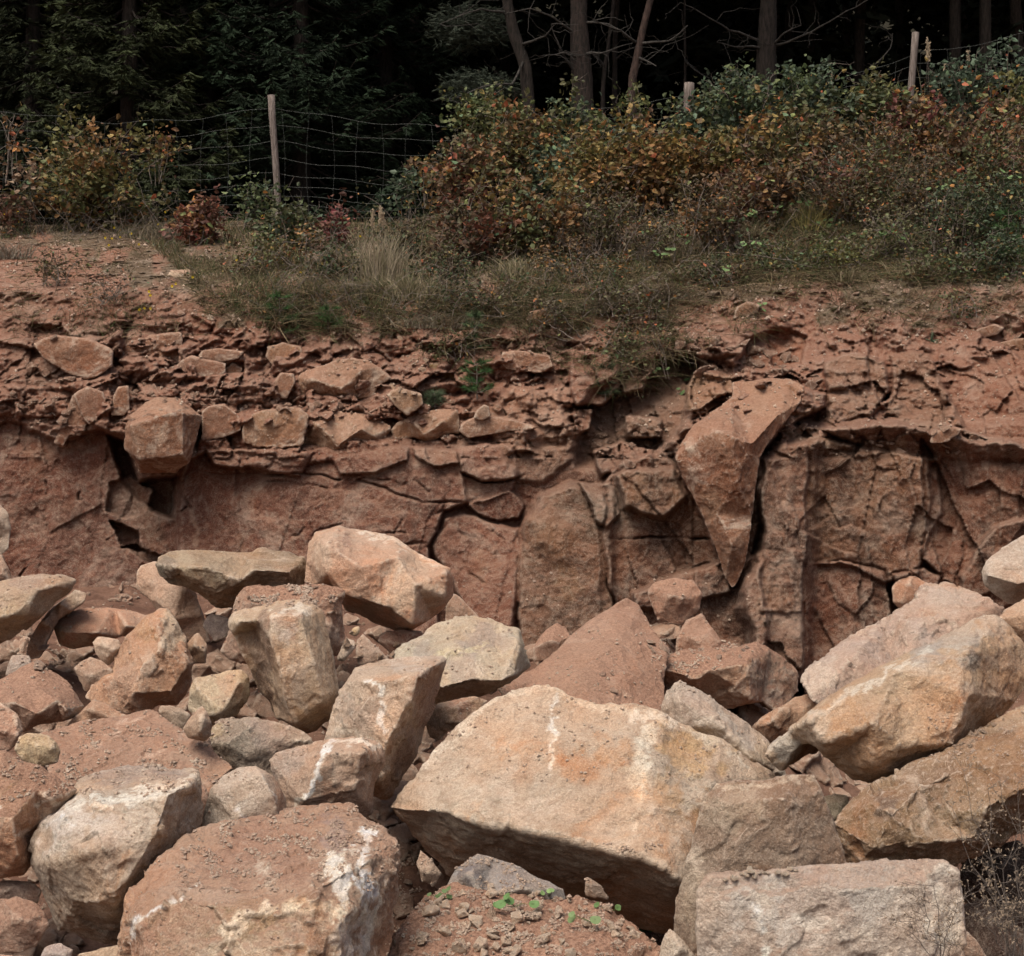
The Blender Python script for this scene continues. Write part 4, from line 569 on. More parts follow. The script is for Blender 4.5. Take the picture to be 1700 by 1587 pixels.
cb('left half of the long pale ledge block on the cliff', [(402, 712), (406, 696), (420, 686), (438, 680), (470, 677), (498, 677), (512, 690), (502, 738), (470, 745), (430, 742), (405, 735)], c=(.34, .215, .145), off=-.22, spots=[(430, 705, 30, TAN, .6)])
cb('right half of the long pale ledge block with a bulging lower edge', [(498, 702), (508, 690), (525, 684), (560, 683), (605, 686), (630, 698), (650, 712), (632, 735), (606, 752), (575, 758), (545, 763), (520, 745), (499, 736)], [(530, 705, -.1), (600, 712, -.12), (560, 740, -.14), (620, 725, -.05)], c=(.36, .235, .16), off=-.26, spots=[(560, 750, 45, (.27, .15, .10), .6, .4)])
cb('broad flat block above the long ledge', [(490, 640), (492, 628), (503, 618), (530, 610), (560, 600), (585, 597), (610, 597), (630, 610), (649, 627), (624, 642), (620, 659), (590, 660), (550, 662), (500, 656)], [(520, 630, -.04), (600, 615, .02), (570, 645, -.08)], c=(.34, .205, .14), off=-.12)
cb('overhanging layered block at the upper left of the cliff', [(56, 571), (72, 562), (92, 556), (116, 560), (148, 563), (187, 581), (186, 606), (166, 625), (140, 628), (116, 621), (90, 606), (71, 595)], c=(.31, .18, .125), off=-.3, strata=(0, 0, 1))
cb('dull red block right of the overhanging layered block', [(198, 578), (220, 566), (250, 558), (300, 552), (305, 585), (303, 604), (245, 617), (212, 602)], c=(.28, .155, .105), off=-.12)
cb('angular rock leaning right in the upper left band', [(291, 608), (302, 598), (318, 591), (345, 598), (375, 603), (374, 620), (350, 632), (318, 628)], c=(.28, .16, .115), off=-.14)
cb('dark capping stone above the angular leaning rock', [(328, 592), (335, 582), (360, 578), (406, 584), (395, 596), (360, 602)], c=(.28, .15, .10), off=-.14)
cb('pointed rock leaning on the angular rock in the upper band', [(366, 631), (374, 612), (386, 601), (404, 612), (396, 624), (380, 629)], c=(.31, .19, .13), off=-.15)
cb('upright squared stone left of the broad flat block', [(455, 650), (458, 628), (466, 618), (488, 620), (490, 636), (476, 662), (462, 660)], c=(.31, .185, .13), off=-.12)
cb('flat tan stone near the top of the upper band', [(440, 592), (444, 576), (470, 568), (500, 576), (503, 592), (480, 606), (452, 606)], c=(.35, .235, .165), off=-.1)
cb('pale broken stone right of the broad flat block', [(643, 656), (650, 648), (668, 645), (700, 654), (703, 670), (690, 682), (676, 689), (655, 674)], c=(.39, .275, .195), off=-.14)
cb('yellow ochre block at the top centre of the cliff', [(702, 612), (712, 603), (740, 602), (774, 605), (772, 622), (762, 646), (740, 656), (719, 661)], c=(.34, .23, .11), off=-.12, rough=.8)
cb('pale ledge slab at the centre of the cliff', [(648, 714), (660, 702), (673, 697), (698, 683), (730, 680), (760, 680), (764, 700), (762, 719), (735, 726), (709, 733), (684, 727), (655, 732)], [(690, 705, -.06), (735, 700, -.08), (705, 722, -.06)], c=(.37, .25, .175), off=-.22)
cb('red block with a broken layered base near the cliff top centre', [(830, 598), (834, 585), (860, 582), (914, 590), (919, 608), (900, 618), (870, 617), (838, 612)], c=(.30, .165, .11), off=-.1)
cb('flat-topped pinkish ledge rock in the centre of the cliff', [(763, 716), (766, 704), (778, 696), (800, 690), (853, 696), (893, 710), (872, 716), (846, 716), (812, 722), (778, 727)], c=(.34, .22, .165), off=-.2)
cb('small grey-pink stone standing on the centre ledge', [(786, 694), (792, 680), (804, 670), (812, 675), (814, 692), (800, 698)], c=(.33, .24, .19), off=-.3, T=.2)
cb('slanting dark slab under the yellow ochre block, left of the plate edge', [(90, 735), (108, 685), (120, 655), (135, 655), (150, 690), (148, 700), (133, 723), (115, 722), (105, 742)], c=(.27, .15, .105), off=-.2)
cb('fan-shaped slab hanging over the recessed left wall', [(122, 655), (145, 640), (172, 650), (176, 668), (168, 690), (148, 706), (136, 690)], c=(.28, .155, .11), off=-.22)
cb('narrow upright block over the dark recess', [(184, 690), (188, 660), (196, 642), (213, 640), (216, 680), (205, 690)], c=(.28, .155, .10), off=-.2)
cb('tan flat stone lying on the bank at the upper left', [(279, 456), (284, 448), (316, 448), (320, 462), (312, 470), (296, 468)], c=(.42, .32, .225), off=-.1, T=.25, name='rock')
cb('jutting brown stone near the cliff edge at the top centre', [(874, 532), (878, 518), (900, 512), (928, 520), (918, 536), (888, 545)], c=(.30, .18, .11), off=-.2, T=.3)
cb('mossy ochre stone left of the jutting brown stone', [(726, 545), (730, 532), (750, 528), (762, 538), (755, 552), (738, 556)], c=(.27, .19, .10), off=-.1, T=.25)
cb('brown stone protruding from the right bank above the gully', [(1217, 530), (1222, 510), (1240, 500), (1262, 505), (1258, 518), (1240, 526)], c=(.27, .17, .11), off=-.2, T=.3)
cb('dark flat stone at the right end of the upper bank', [(1614, 556), (1622, 546), (1650, 538), (1668, 544), (1655, 556), (1630, 562)], c=(.27, .155, .105), off=-.15, T=.25)
cb('flat brown slab poking out at the right edge of the bank', [(1652, 580), (1658, 568), (1700, 560), (1730, 570), (1720, 586), (1665, 588)], c=(.28, .165, .11), off=-.2, T=.3)
cb('pinkish stone on the right ledge halfway up the cliff', [(1543, 735), (1550, 718), (1575, 706), (1598, 712), (1590, 722), (1565, 736)], c=(.31, .185, .13), off=-.25, T=.3)
cb('pale plate lying in the vegetation at the upper right', [(1596, 448), (1605, 440), (1632, 438), (1640, 446), (1625, 456), (1602, 456)], c=(.42, .35, .26), off=-.08, T=.2, name='rock')
cb('pale upright shard on the bank edge right of centre', [(1216, 420), (1216, 404), (1224, 398), (1232, 408), (1228, 424)], c=(.42, .34, .25), off=-.1, T=.1, name='rock')
cb('brown flat stone on the bank edge beside the pale shard', [(1184, 418), (1190, 408), (1212, 408), (1220, 424), (1200, 428)], c=(.33, .24, .16), off=-.1, T=.15, name='rock')
# ---------------------------------------------------------------- loose stones and gravel, laid on whatever is there
bpy.context.view_layer.update(); DG = bpy.context.evaluated_depsgraph_get()
def hit(px, py):
    d = at(px, py, 1).normalized(); ok, loc, nor, idx, ob, mt = S.ray_cast(DG, Vector((0, 0, 0)), d); return (loc, nor, ob) if ok else None
LIB = {}
def stone_mesh(kind, k, c, dust):
    sx, sy, sz = {'chunk': (1, .8, .7), 'flat': (1, .8, .32), 'slab': (1, .5, .3)}[kind]
    if c[0] >= .29: c = tuple(np.array(c)*(1.30, 1.38, 1.46))
    r = np.random.default_rng(k*31+7); n = 10; a = r.normal(size=(n, 3)); a /= np.linalg.norm(a, axis=1)[:, None]; a *= np.array((sx, sy, sz))*r.uniform(.75, 1, (n, 1))*.5
    bm = bmesh.new(); vs = [bm.verts.new(v) for v in a]; h = bmesh.ops.convex_hull(bm, input=vs); bmesh.ops.delete(bm, geom=list({g for g in h['geom_interior'] if isinstance(g, bmesh.types.BMVert)}), context='VERTS')
    V = [v.co.copy() for v in bm.verts]; bm.verts.index_update(); Fc = [[v.index for v in f.verts] for f in bm.faces]; bm.free()
    co, no, q = carve(V, Fc, 't', .036, 1); co = co+no*(.02*fbm(co*4+k*9, 5, k, .6)+.03*facets(co*4+k, k)[0])[:, None]
    col = np.tile(np.array(c), (len(co), 1))*(1+.2*fbm(co*3+k, 3, k))[:, None]
    o = mesh('stone', co, q, M_ROCK, attrs=dict(tint=col, dust=np.full(len(co), dust))); me = o.data; bpy.data.objects.remove(o); return me
def lib(c, dust, kinds, n=5):
    key = (c, dust, kinds, n)
    if key not in LIB: LIB[key] = [stone_mesh(kinds[k % len(kinds)], k+len(LIB)*13, tuple(np.array(c)*rng.uniform(.85, 1.15)), dust) for k in range(n)]
    return LIB[key]
PREP = {'with', 'behind', 'leaning', 'lying', 'in', 'at', 'on', 'under', 'below', 'resting', 'between', 'sticking', 'cut', 'standing', 'perched', 'strewn', 'sloping', 'wedged', 'beneath', 'left', 'right', 'tucked', 'squeezed', 'jammed', 'against', 'beside', 'above', 'deep', 'the', 'by', 'highest', 'across', 'buried', 'near', 'capped', 'hanging', 'of', ','}
def short(l):
    w = []
    for t in l.replace(',', ' ,').split():
        if t in PREP: break
        w.append(t)
    return ' '.join(w[:6])
TAKEN = {}; KW_ = ['reddish', 'reddish', 'reddish']
def autolabel(p, s, kind, word, kind_='pile'):
    """says which one by the nearest big boulder and the side of it"""
    best = []
    for l, c, e, cb_ in BIG:
        if e.max() < (55 if cb_ else 90) or cb_ != (kind_ == 'cliff'): continue
        d = np.hypot(max(abs(p[0]-c[0])-e[0]/2, 0), max(abs(p[1]-c[1])-e[1]/2, 0)); best.append((d+.1*np.hypot(*(p-c)), short(l), c, e))
    best.sort(key=lambda b: b[0]); a_, b_ = (36, 54) if kind_ == 'pile' else (15, 22); size = 'small' if s < a_ else 'middling' if s < b_ else 'larger'
    for d, n_, c, e in best[:3]:
        dx, dy = (p[0]-c[0])/e[0], (p[1]-c[1])/e[1]; side = ('left of' if dx < 0 else 'right of') if abs(dx) > abs(dy) else ('above' if dy < 0 else 'below')
        l = ('%s %s %s half buried %s the %s' if kind_ == 'pile' else '%s %s %s lodged %s the %s of the cliff') % (size, kind, word, side, n_)
        if l not in TAKEN: TAKEN[l] = 1; return l
    return None
def stones(poly, n, s0, s1, c, label, group, dust=.3, kinds=('chunk', 'flat'), name='stone', sink=.15, minz=-.3, only=None):
    P = np.array(poly, float); lo, hi = P.min(0), P.max(0); k = t = 0; L = lib(c, dust, kinds, 5)
    while k < n and t < n*30:
        t += 1; x_, y_ = rng.uniform(lo, hi)
        if polyd(np.array([x_]), np.array([y_]), poly)[0] < 0: continue
        h = hit(x_, y_)
        if not h or h[1].z < minz or (only and h[2].name != only) or h[2].name.split('.')[0] in ('stone', 'pebble', 'flake'): continue
        s = (s0+(s1-s0)*rng.random()**1.6)/F*h[0].y
        o = bpy.data.objects.new(name, L[rng.integers(len(L))]); COL.objects.link(o); q = h[1].to_track_quat('Z', 'Y') if h[1].z > .5 else Vector((h[1].x*.5, h[1].y*.5, .9)).to_track_quat('Z', 'Y')
        o.rotation_mode = 'QUATERNION'; o.rotation_quaternion = q @ Matrix.Rotation(rng.uniform(0, 6.28), 3, 'Z').to_quaternion() @ Matrix.Rotation(rng.normal(0, .3), 3, 'X').to_quaternion()
        o.scale = (s*1.1, s*rng.uniform(.8, 1.2), s*rng.uniform(.8, 1.2)); o.location = h[0]+h[1]*s*(.25-sink); tag(o, (autolabel(np.array((x_, y_)), s*F/h[0].y, 'reddish' if h[0].y > 9.5 else 'brown', 'rock') if only else autolabel(np.array((x_, y_)), s*F/h[0].y, KW_[int(rng.integers(3))], 'stone', 'cliff') if y_ < 800 and s*F/h[0].y > 11 and name == 'stone' else None) or label, 'rock' if only else 'stone', group); k += 1
A_ = lambda x0, y0, x1, y1: [(x0, y0), (x1, y0), (x1, y1), (x0, y1)]
for zone, lab, n in ((A_(0, 1040, 330, 1330), 'half-buried reddish rock in the gaps of the left boulder pile', 43), (A_(330, 1010, 720, 1400), 'half-buried brown rock in the gaps around the tall tan block', 49), (A_(720, 990, 1290, 1200), 'reddish rock strewn along the cliff foot behind the giant boulder', 26), (A_(0, 1330, 340, 1587), 'brown rock in the dark gap by the big grey-white boulder', 20), (A_(1150, 1150, 1500, 1420), 'shaded rock in the hollow behind the trapezoid boulder', 23), (A_(640, 1380, 800, 1587), 'rock lying in the hollow left of the soil mound', 8)):
    stones(zone, n, 26, 100, (.33, .215, .15), lab, lab.replace('rock ', 'rocks ', 1), name='rock', dust=.12, only='ground', kinds=('chunk', 'flat', 'chunk'), sink=.2)
stones([(200, 625), (290, 630), (380, 640), (440, 620), (480, 660), (560, 668), (640, 665), (640, 690), (400, 680), (330, 672), (215, 665)], 75, 9, 26, (.29, .175, .12), 'small pinkish stone in the broken layer above the left ledge blocks', 'stones in the broken layer of the left cliff')
stones(A_(0, 615, 120, 700), 26, 12, 34, (.22, .12, .08), 'red stone in the crumbled pocket at the far left of the cliff', 'red stones in the far left pocket')
stones(A_(540, 560, 710, 600), 26, 6, 20, (.38, .275, .19), 'pale stone on the slope above the broad flat block', 'pale stones above the broad flat block', name='pebble')
stones(A_(650, 590, 700, 660), 10, 10, 24, (.37, .26, .18), 'tan stone left of the yellow ochre cliff block', 'tan stones beside the ochre block')
stones([(845, 615), (915, 612), (912, 640), (850, 642)], 12, 12, 30, (.31, .185, .125), 'slim red stone layered beneath the small red cliff block', 'layered red stones under the small red block', kinds=('slab', 'flat'), name='flake')
stones(A_(830, 560, 930, 590), 12, 8, 26, (.32, .19, .13), 'reddish stone on top of the small red cliff block', 'stones above the small red block')
stones([(1130, 560), (1230, 570), (1350, 600), (1368, 650), (1330, 640), (1230, 620), (1150, 620)], 40, 10, 40, (.22, .125, .085), 'brown-red stone packed in the crumbling band over the hanging wedge', 'packed stones over the hanging wedge')
stones(A_(990, 705, 1110, 780), 18, 10, 36, (.25, .15, .105), 'pinkish stone at the foot of the soil gully', 'stones at the foot of the gully')
stones([(1300, 690), (1368, 690), (1365, 725), (1290, 730)], 8, 14, 44, (.29, .165, .115), 'reddish angular stone on top of the rounded wall column', 'stones on the wall column')
stones([(1430, 735), (1530, 700), (1660, 735), (1660, 752), (1450, 750)], 24, 8, 26, (.32, .2, .14), 'flaky stone on the narrow ledge of the right wall', 'stones on the right wall ledge', kinds=('flat',), name='flake')
stones([(1200, 470), (1700, 470), (1700, 570), (1480, 580), (1200, 540)], 34, 8, 30, (.28, .165, .12), 'brown stone sticking out of the red soil of the right bank', 'stones in the right bank')
stones(A_(20, 400, 330, 560), 22, 7, 22, (.32, .2, .145), 'reddish stone on the bare soil of the left bank', 'stones on the left bank')
stones(A_(60, 1072, 118, 1112), 9, 18, 36, (.36, .26, .2), 'flat pinkish flake stacked by the dark hollow at the left', 'flat flakes by the left hollow', kinds=('flat',), name='flake')
stones(A_(140, 970, 245, 1010), 14, 9, 34, (.36, .235, .165), 'broken stone on the red heap against the left cliff foot', 'stones on the left heap')
stones(A_(90, 1190, 370, 1290), 14, 5, 16, (.42, .3, .22), 'small pale pebble on the flat dusty red slab', 'pebbles on the flat dusty slab', kinds=('flat',), name='pebble')
stones(A_(560, 1030, 660, 1110), 14, 8, 28, (.36, .25, .17), 'stone lying between the tall tan block and the mottled boulder', 'stones between the tan block and the mottled boulder')
stones([(1075, 1090), (1110, 1080), (1115, 1060), (1078, 1058)], 6, 16, 34, (.38, .27, .2), 'pinkish flake beside the top of the leaning red slab', 'flakes beside the leaning slab', kinds=('flat',), name='flake')
stones([(990, 1110), (1040, 1110), (1040, 1150), (1000, 1160)], 5, 10, 24, (.38, .25, .18), 'thin flake lying on the leaning red slab', 'flakes on the leaning slab', kinds=('flat',), name='flake')
stones(A_(1110, 1072, 1240, 1108), 22, 4, 16, (.36, .26, .2), 'gravel stone on the flat-topped reddish rock', 'gravel stones on the flat-topped rock', name='pebble')
stones([(1565, 1240), (1640, 1185), (1672, 1190), (1600, 1250)], 26, 6, 20, (.38, .28, .2), 'small flake in the trough between the two big right boulders', 'flakes between the two right boulders', kinds=('flat', 'slab'), name='flake')
stones([(1185, 1452), (1335, 1438), (1335, 1449), (1185, 1462)], 14, 7, 26, (.60, .49, .37), 'pale pebble on the top of the squared block', 'pebbles on the squared block', dust=0., sink=.0, name='pebble')
stones([(700, 1500), (800, 1470), (1000, 1505), (1090, 1565), (1090, 1587), (680, 1587)], 90, 9, 44, (.58, .455, .34), 'pale stone on the red soil mound at the bottom', 'pale stones on the bottom soil mound', dust=0., sink=.05, name='pebble')
stones(A_(940, 1462, 988, 1500), 1, 62, 63, (.44, .34, .26), 'large pale pointed stone on the soil mound', '', sink=-.1); 
stones(A_(800, 1500, 830, 1525), 1, 36, 38, (.37, .27, .19), 'tan upright stone by the green seedling on the soil mound', '', sink=0)
stones([(660, 1400), (690, 1390), (740, 1460), (700, 1500), (662, 1490)], 14, 8, 30, (.36, .27, .2), 'stone in the hollow left of the giant boulder', 'stones in the hollow left of the giant boulder')
stones(A_(380, 965, 560, 1000), 16, 4, 16, (.34, .22, .16), 'crumb of rock on the dirt-capped reddish boulder', 'crumbs on the dirt-capped boulder', name='pebble')
# gravel: nobody could count it
def gravel(name, polys, n, s0, s1, cols, minz=.45, only=None):
    base_ = np.array([(1, 0, 0), (-.9, .2, 0), (.1, .9, .1), (-.1, -.8, 0), (.1, .1, .9), (0, 0, -.7)]); tri = np.array([(0, 2, 4), (2, 1, 4), (1, 3, 4), (3, 0, 4), (2, 0, 5), (1, 2, 5), (3, 1, 5), (0, 3, 5)])
    VV, FF, CC = [], [], []
    for poly, share in polys:
        P = np.array(poly, float); lo, hi = P.min(0), P.max(0); k = t = 0; m = int(n*share)
        while k < m and t < m*5:
            t += 1; x_, y_ = rng.uniform(lo, hi)
            h = hit(x_, y_)
            if not h or h[1].z < minz or (only and not h[2].name.startswith(only)): continue
            if mnoise.noise(Vector((x_/26, y_/18, 0)))+.25*mnoise.noise(Vector((x_/6, y_/6, 3))) < .08: continue
            s = (s0+(s1-s0)*rng.random()**3)/F*h[0].y; R_ = np.array(Matrix.Rotation(rng.uniform(0, 6.28), 3, 'Z') @ Matrix.Rotation(rng.uniform(-.8, .8), 3, 'X'))
            v = (base_*rng.uniform(.6, 1.1, (6, 1))*s*.5)@R_.T+np.array(h[0])+np.array(h[1])*s*.12; FF.append(tri+6*len(VV)); VV.append(v); CC.append(np.tile(np.array(cols[rng.integers(len(cols))])*rng.uniform(.8, 1.2), (6, 1))); k += 1
    tag(mesh(name, np.concatenate(VV), np.concatenate(FF), M_ROCK, False, attrs=dict(tint=np.concatenate(CC), dust=np.full(6*len(VV), .2))), kind='stuff')
GC = [(.24, .14, .10), (.28, .18, .125), (.19, .105, .075), (.32, .22, .16)]
gravel('gravel', [(A_(0, 400, 1700, 590), 1100), (A_(0, 590, 1700, 760), 900), (A_(0, 950, 1300, 1300), 1500), (A_(640, 1400, 1100, 1587), 2600), (A_(200, 1340, 640, 1587), 500), (A_(380, 960, 570, 1010), 260), (A_(0, 1200, 400, 1330), 300), (A_(1080, 1060, 1250, 1120), 300), (A_(1540, 1150, 1700, 1260), 250)], 1, 2.2, 9, GC)
CC_ = [(.26, .145, .10), (.30, .175, .12), (.22, .12, .085)]
gravel('dirt_clods', [([(300, 1440), (400, 1370), (560, 1340), (640, 1400), (560, 1460), (400, 1480)], 1300), ([(700, 1480), (1000, 1510), (1090, 1570), (1080, 1587), (680, 1587)], 700), (A_(100, 1190, 380, 1320), 500), (A_(380, 965, 560, 1005), 300), (A_(0, 1260, 120, 1330), 160), (A_(0, 390, 1700, 560), 1300)], 1, 3, 12, CC_)
# ---------------------------------------------------------------- vegetation helpers
def rot_frames(n, tilt=1.):
    """random orthonormal frames: long axis u, side v, normal w"""
    u = rng.normal(size=(n, 3)); u[:, 2] *= tilt; u /= np.linalg.norm(u, axis=1)[:, None]; r = rng.normal(size=(n, 3)); v = np.cross(u, r); v /= np.linalg.norm(v, axis=1)[:, None]; return u, v, np.cross(u, v)
def leaves(P, s, wr=.55, fold=.18, tilt=.6, u=None):
    """folded pointed leaves: 6 points and 4 triangles each"""
    n = len(P); U, Vv, Wn = rot_frames(n, tilt)
    if u is not None: U = u; Vv = np.cross(U, rng.normal(size=(n, 3))); Vv /= np.linalg.norm(Vv, axis=1)[:, None]+1e-9; Wn = np.cross(U, Vv)
    s = np.asarray(s)[:, None]*np.ones((n, 1)); w = s*wr*.5
    L = np.stack([P, P+U*s*.35+Vv*w+Wn*w*fold*2, P+U*s*.35-Vv*w+Wn*w*fold*2, P+U*s*.5, P+U*s*.75+Vv*w*.6, P+U*s*.75-Vv*w*.6, P+U*s-Wn*s*.12], 1)
    t = np.array([(0, 3, 1), (0, 2, 3), (1, 3, 4), (2, 5, 3), (3, 6, 4), (3, 5, 6)]); return L.reshape(-1, 3), (t[None]+7*np.arange(n)[:, None, None]).reshape(-1, 3), 7
def blades(P, U, L, w, bend, seg=3):
    """curved tapering grass blades"""
    n = len(P); side = np.cross(U, rng.normal(size=(n, 3))); side /= np.linalg.norm(side, axis=1)[:, None]+1e-9; L = np.asarray(L)*np.ones(n); w = np.asarray(w)*np.ones(n)
    B = rng.normal(size=(n, 3)); B[:, 2] = -.6; B *= np.asarray(bend).reshape(-1, 1) if np.ndim(bend) else bend; R_ = []
    for k in range(seg+1):
        t = k/seg; c = P+U*(L*t)[:, None]+B*(L*t*t)[:, None]; ww = (w*(1-t)**.7*.5+.0002)[:, None]; R_ += [c-side*ww, c+side*ww]
    V = np.stack(R_, 1); m = 2*(seg+1); f = np.array([(2*k, 2*k+1, 2*k+3, 2*k+2) for k in range(seg)]); return V.reshape(-1, 3), (f[None]+m*np.arange(n)[:, None, None]).reshape(-1, 4), m
def tube(pts, rad, n=6):
    pts = np.array([tuple(p) for p in pts], float); m = len(pts); rad = np.interp(np.linspace(0, 1, m), np.linspace(0, 1, len(rad)), rad); V = []
    for k in range(m):
        d = pts[min(k+1, m-1)]-pts[max(k-1, 0)]; d /= np.linalg.norm(d)+1e-9; a = np.cross(d, (.3, .9, .1)); a /= np.linalg.norm(a)+1e-9; b = np.cross(d, a)
        for j in range(n): t = 6.2832*j/n; V.append(pts[k]+(a*math.cos(t)+b*math.sin(t))*rad[k])
    F_ = [(k*n+j, k*n+(j+1) % n, (k+1)*n+(j+1) % n, (k+1)*n+j) for k in range(m-1) for j in range(n)]
    return np.array(V), np.array(F_)
def cat_(parts):
    """join (V, F) pairs of the same face size"""
    VV, FF, o = [], [], 0
    for v, f in parts: VV.append(v); FF.append(f+o); o += len(v)
    return np.concatenate(VV), np.concatenate(FF)
def wiggle(a, b, n=7, amp=.05, sag=0.):
    a = np.array(a, float); b = np.array(b, float); t = np.linspace(0, 1, n)[:, None]; L = np.linalg.norm(b-a); p = a+(b-a)*t
    w = np.cumsum(rng.normal(0, amp*L/n**.5, (n, 3)), 0); w -= w[-1]*t; p += w*np.sin(np.pi*t)**.5; p[:, 2] -= sag*np.sin(np.pi*t[:, 0])*L; return p
def rel(o, V): return V-np.array(o.location)
LG = (.095, .125, .05); DG_ = (.035, .060, .03); BG = (.075, .115, .078); YG = (.14, .135, .045); OR = (.25, .125, .05); RD = (.13, .05, .04); YE = (.25, .17, .055); BR = (.10, .06, .038); MG = (.15, .035, .045); OL = (.085, .085, .038)
def bush(label, cx, cy, rx, ry, base, pal, n, leaf=.066, group='bramble bushes along the bank', dens=1., name='bush', Y=None, stems=9):
    Yb = Y or cliff_depth(cx, base)-.1; root = at(cx, base, Yb); o = thing(name, root, label, 'bush', group); c = np.array(at(cx, cy, Yb)); R3 = np.array((rx, rx*.75, ry))/F*Yb
    n = int(n*.85); nc = max(9, int(n/46)); C0 = np.array(root); tb_, PP, PC = [], [], []; pal_ = np.array(pal, float)
    for j in range(nc):
        q = rng.normal(size=3); q /= np.linalg.norm(q); q *= rng.uniform(.45, 1.22) if rng.random() > .16 else rng.uniform(1.25, 1.75); e = c+q*R3; b0 = C0+np.array((rng.normal(0, R3[0]*.4), rng.normal(0, .08), -.04)); mid_ = (b0+e)/2+np.array((rng.normal(0, .06), 0, abs(e[2]-b0[2])*.35+rng.uniform(0, .1)))
        t = np.linspace(0, 1, 9)[:, None]; pa = b0*(1-t)**2+2*mid_*t*(1-t)+e*t*t+np.cumsum(rng.normal(0, .012, (9, 3)), 0)
        if j % 2 == 0 or stems > 20: tb_.append(tube(pa, (.006, .0022), 4))
        m_ = n//nc; tt = rng.beta(2.2, 1.2, m_)*8; i0 = np.minimum(tt.astype(int), 7); f_ = (tt-i0)[:, None]; sp = .05+.05*rng.random(); PP.append(pa[i0]*(1-f_)+pa[i0+1]*f_+rng.normal(0, sp, (m_, 3))); cc_ = pal_[rng.integers(len(pal_))]; PC.append(np.tile(cc_*rng.uniform(.75, 1.25), (m_, 1)))
        for k in range(2): b1 = pa[rng.integers(3, 9)]; tb_.append(tube(wiggle(b1, b1+rng.normal(0, .12, 3), 4, .25), (.003, .001), 3))
    P = np.concatenate(PP); C_ = np.concatenate(PC); n = len(P); C_ = C_*.62+.2*pal_[rng.integers(0, len(pal_), n)]+.18*np.array([OL, LG, BR])[rng.integers(0, 3, n)]; C_ = C_*rng.uniform(.5, 1.4, (n, 1)); ac = rng.random(n) < .05; C_[ac] = np.array([(.38, .12, .06), (.40, .19, .06), (.19, .22, .08), (.34, .25, .09), (.12, .19, .10)])[rng.integers(0, 5, int(ac.sum()))]
    s = leaf*rng.uniform(.55, 1.45, n); V1, F1, m = leaves(P, s, .66)
    mesh('foliage', rel(o, V1), F1, M_LEAF, False, o, dict(tint=np.repeat(C_, m, 0)))
    v, f = cat_([w for w in tb_ if True]) ; mesh('stem', rel(o, v), f, M_TWIG, True, o); return o
# ---------------------------------------------------------------- bushes, from left to right
AUT = [OR, YE, YG, LG, RD, BR]; bush_ = bush
bush('orange and olive bramble bush at the left, the tallest there', 165, 285, 95, 72, 380, [YG, OL, OR, YG, LG, OR, BR], 4200, stems=16)
bush('top shoots of yellow-green leaves over the left bramble', 118, 222, 24, 34, 300, [YG, OL, YG], 420)
bush('small pinkish orange sprig at the right tip of the left bramble', 265, 222, 24, 18, 300, [OR, YG, RD], 260)
bush('sparse reddish twigs and leaves at the left edge by the fence', 20, 320, 55, 55, 385, [BR, OL, RD, (.3, .2, .14)], 800, stems=14)
bush('pale red leaf tips above the fence wire at the far left', 20, 185, 26, 14, 300, [RD, OR], 50, stems=3)
bush('dark red bush with orange lower leaves at the foot of the fence', 335, 365, 38, 34, 400, [RD, RD, OR, (.2, .05, .035)], 900)
bush('fresh green sprig against the dark in front of the wire fence', 415, 325, 36, 26, 380, [LG, BG, LG], 360)
bush('grey-green low bush right at the foot of the tall thin post', 485, 375, 55, 30, 410, [DG_, BG, OL, LG], 1100)
bush('low orange-tipped weeds below the tall thin post', 460, 410, 80, 24, 440, [BR, OL, OR, YG], 800, .04)
bush('upright crimson sprig right of the tall thin post', 562, 372, 13, 30, 410, [RD, MG], 330)
bush('yellowish weeds on the soil between red bush and pine sapling', 400, 430, 60, 26, 455, [YG, BR, OL], 500, .035)
bush('dark low weeds left of the pale grass tuft', 560, 430, 50, 34, 460, [DG_, OL, BR], 900, .04)
bush('bluish green shoot reaching left from the big bramble', 668, 300, 32, 16, 380, [BG, BG, LG], 300)
bush('bright orange sprig at the left tip of the big bramble', 708, 275, 16, 16, 340, [OR, YE], 130)
bush('dark green weeds at the left foot of the big bramble', 670, 380, 50, 50, 425, [DG_, OL, BR, DG_], 1700, .04)
bush('crimson-brown bramble at the left end of the big bramble', 775, 285, 62, 58, 390, [RD, BR, (.22, .07, .045), OR, OL, OL], 3200)
bush('dull brown lower bramble under the crimson one', 775, 380, 65, 58, 440, [BR, (.16, .05, .035), OL, BR], 2200, stems=22)
bush('green leafy crest left of the leaning pine trunk', 810, 185, 62, 38, 300, [LG, YG, LG, OL], 1500)
bush('mixed orange and green bramble below the leafy crest', 875, 235, 70, 58, 360, [OR, LG, YG, OR, BR, OL], 3200)
bush('bluish leaf clump in the heart of the big bramble', 905, 262, 46, 30, 360, [BG, BG, LG], 900)
bush('yellow and brown bramble in the lower middle', 890, 350, 75, 60, 430, [BR, YE, OR, OL, BR, LG], 2600, stems=22)
bush('green-topped bramble under the thick pine trunks', 965, 200, 60, 42, 310, [LG, BG, OL, YG], 1700)
bush('orange-yellow bramble in front of the thick pine trunks', 1000, 270, 75, 52, 370, [OR, YE, YG, OL, OR], 3200)
bush('dark tangle of dry bramble stems in the middle of the bank', 1010, 350, 85, 50, 420, [BR, OL, (.10, .06, .04)], 1900, .04, stems=40)
bush('thin green twigs rising beside the slim red-barked pine', 1050, 160, 22, 26, 260, [LG, YG], 220)
bush('orange leaf mass left of the short pale post', 1090, 265, 62, 56, 360, [OR, YE, OR, YG, BR], 3200)
bush('blue-green bramble around the short pale post', 1150, 200, 55, 42, 290, [BG, BG, LG, OL], 2000)
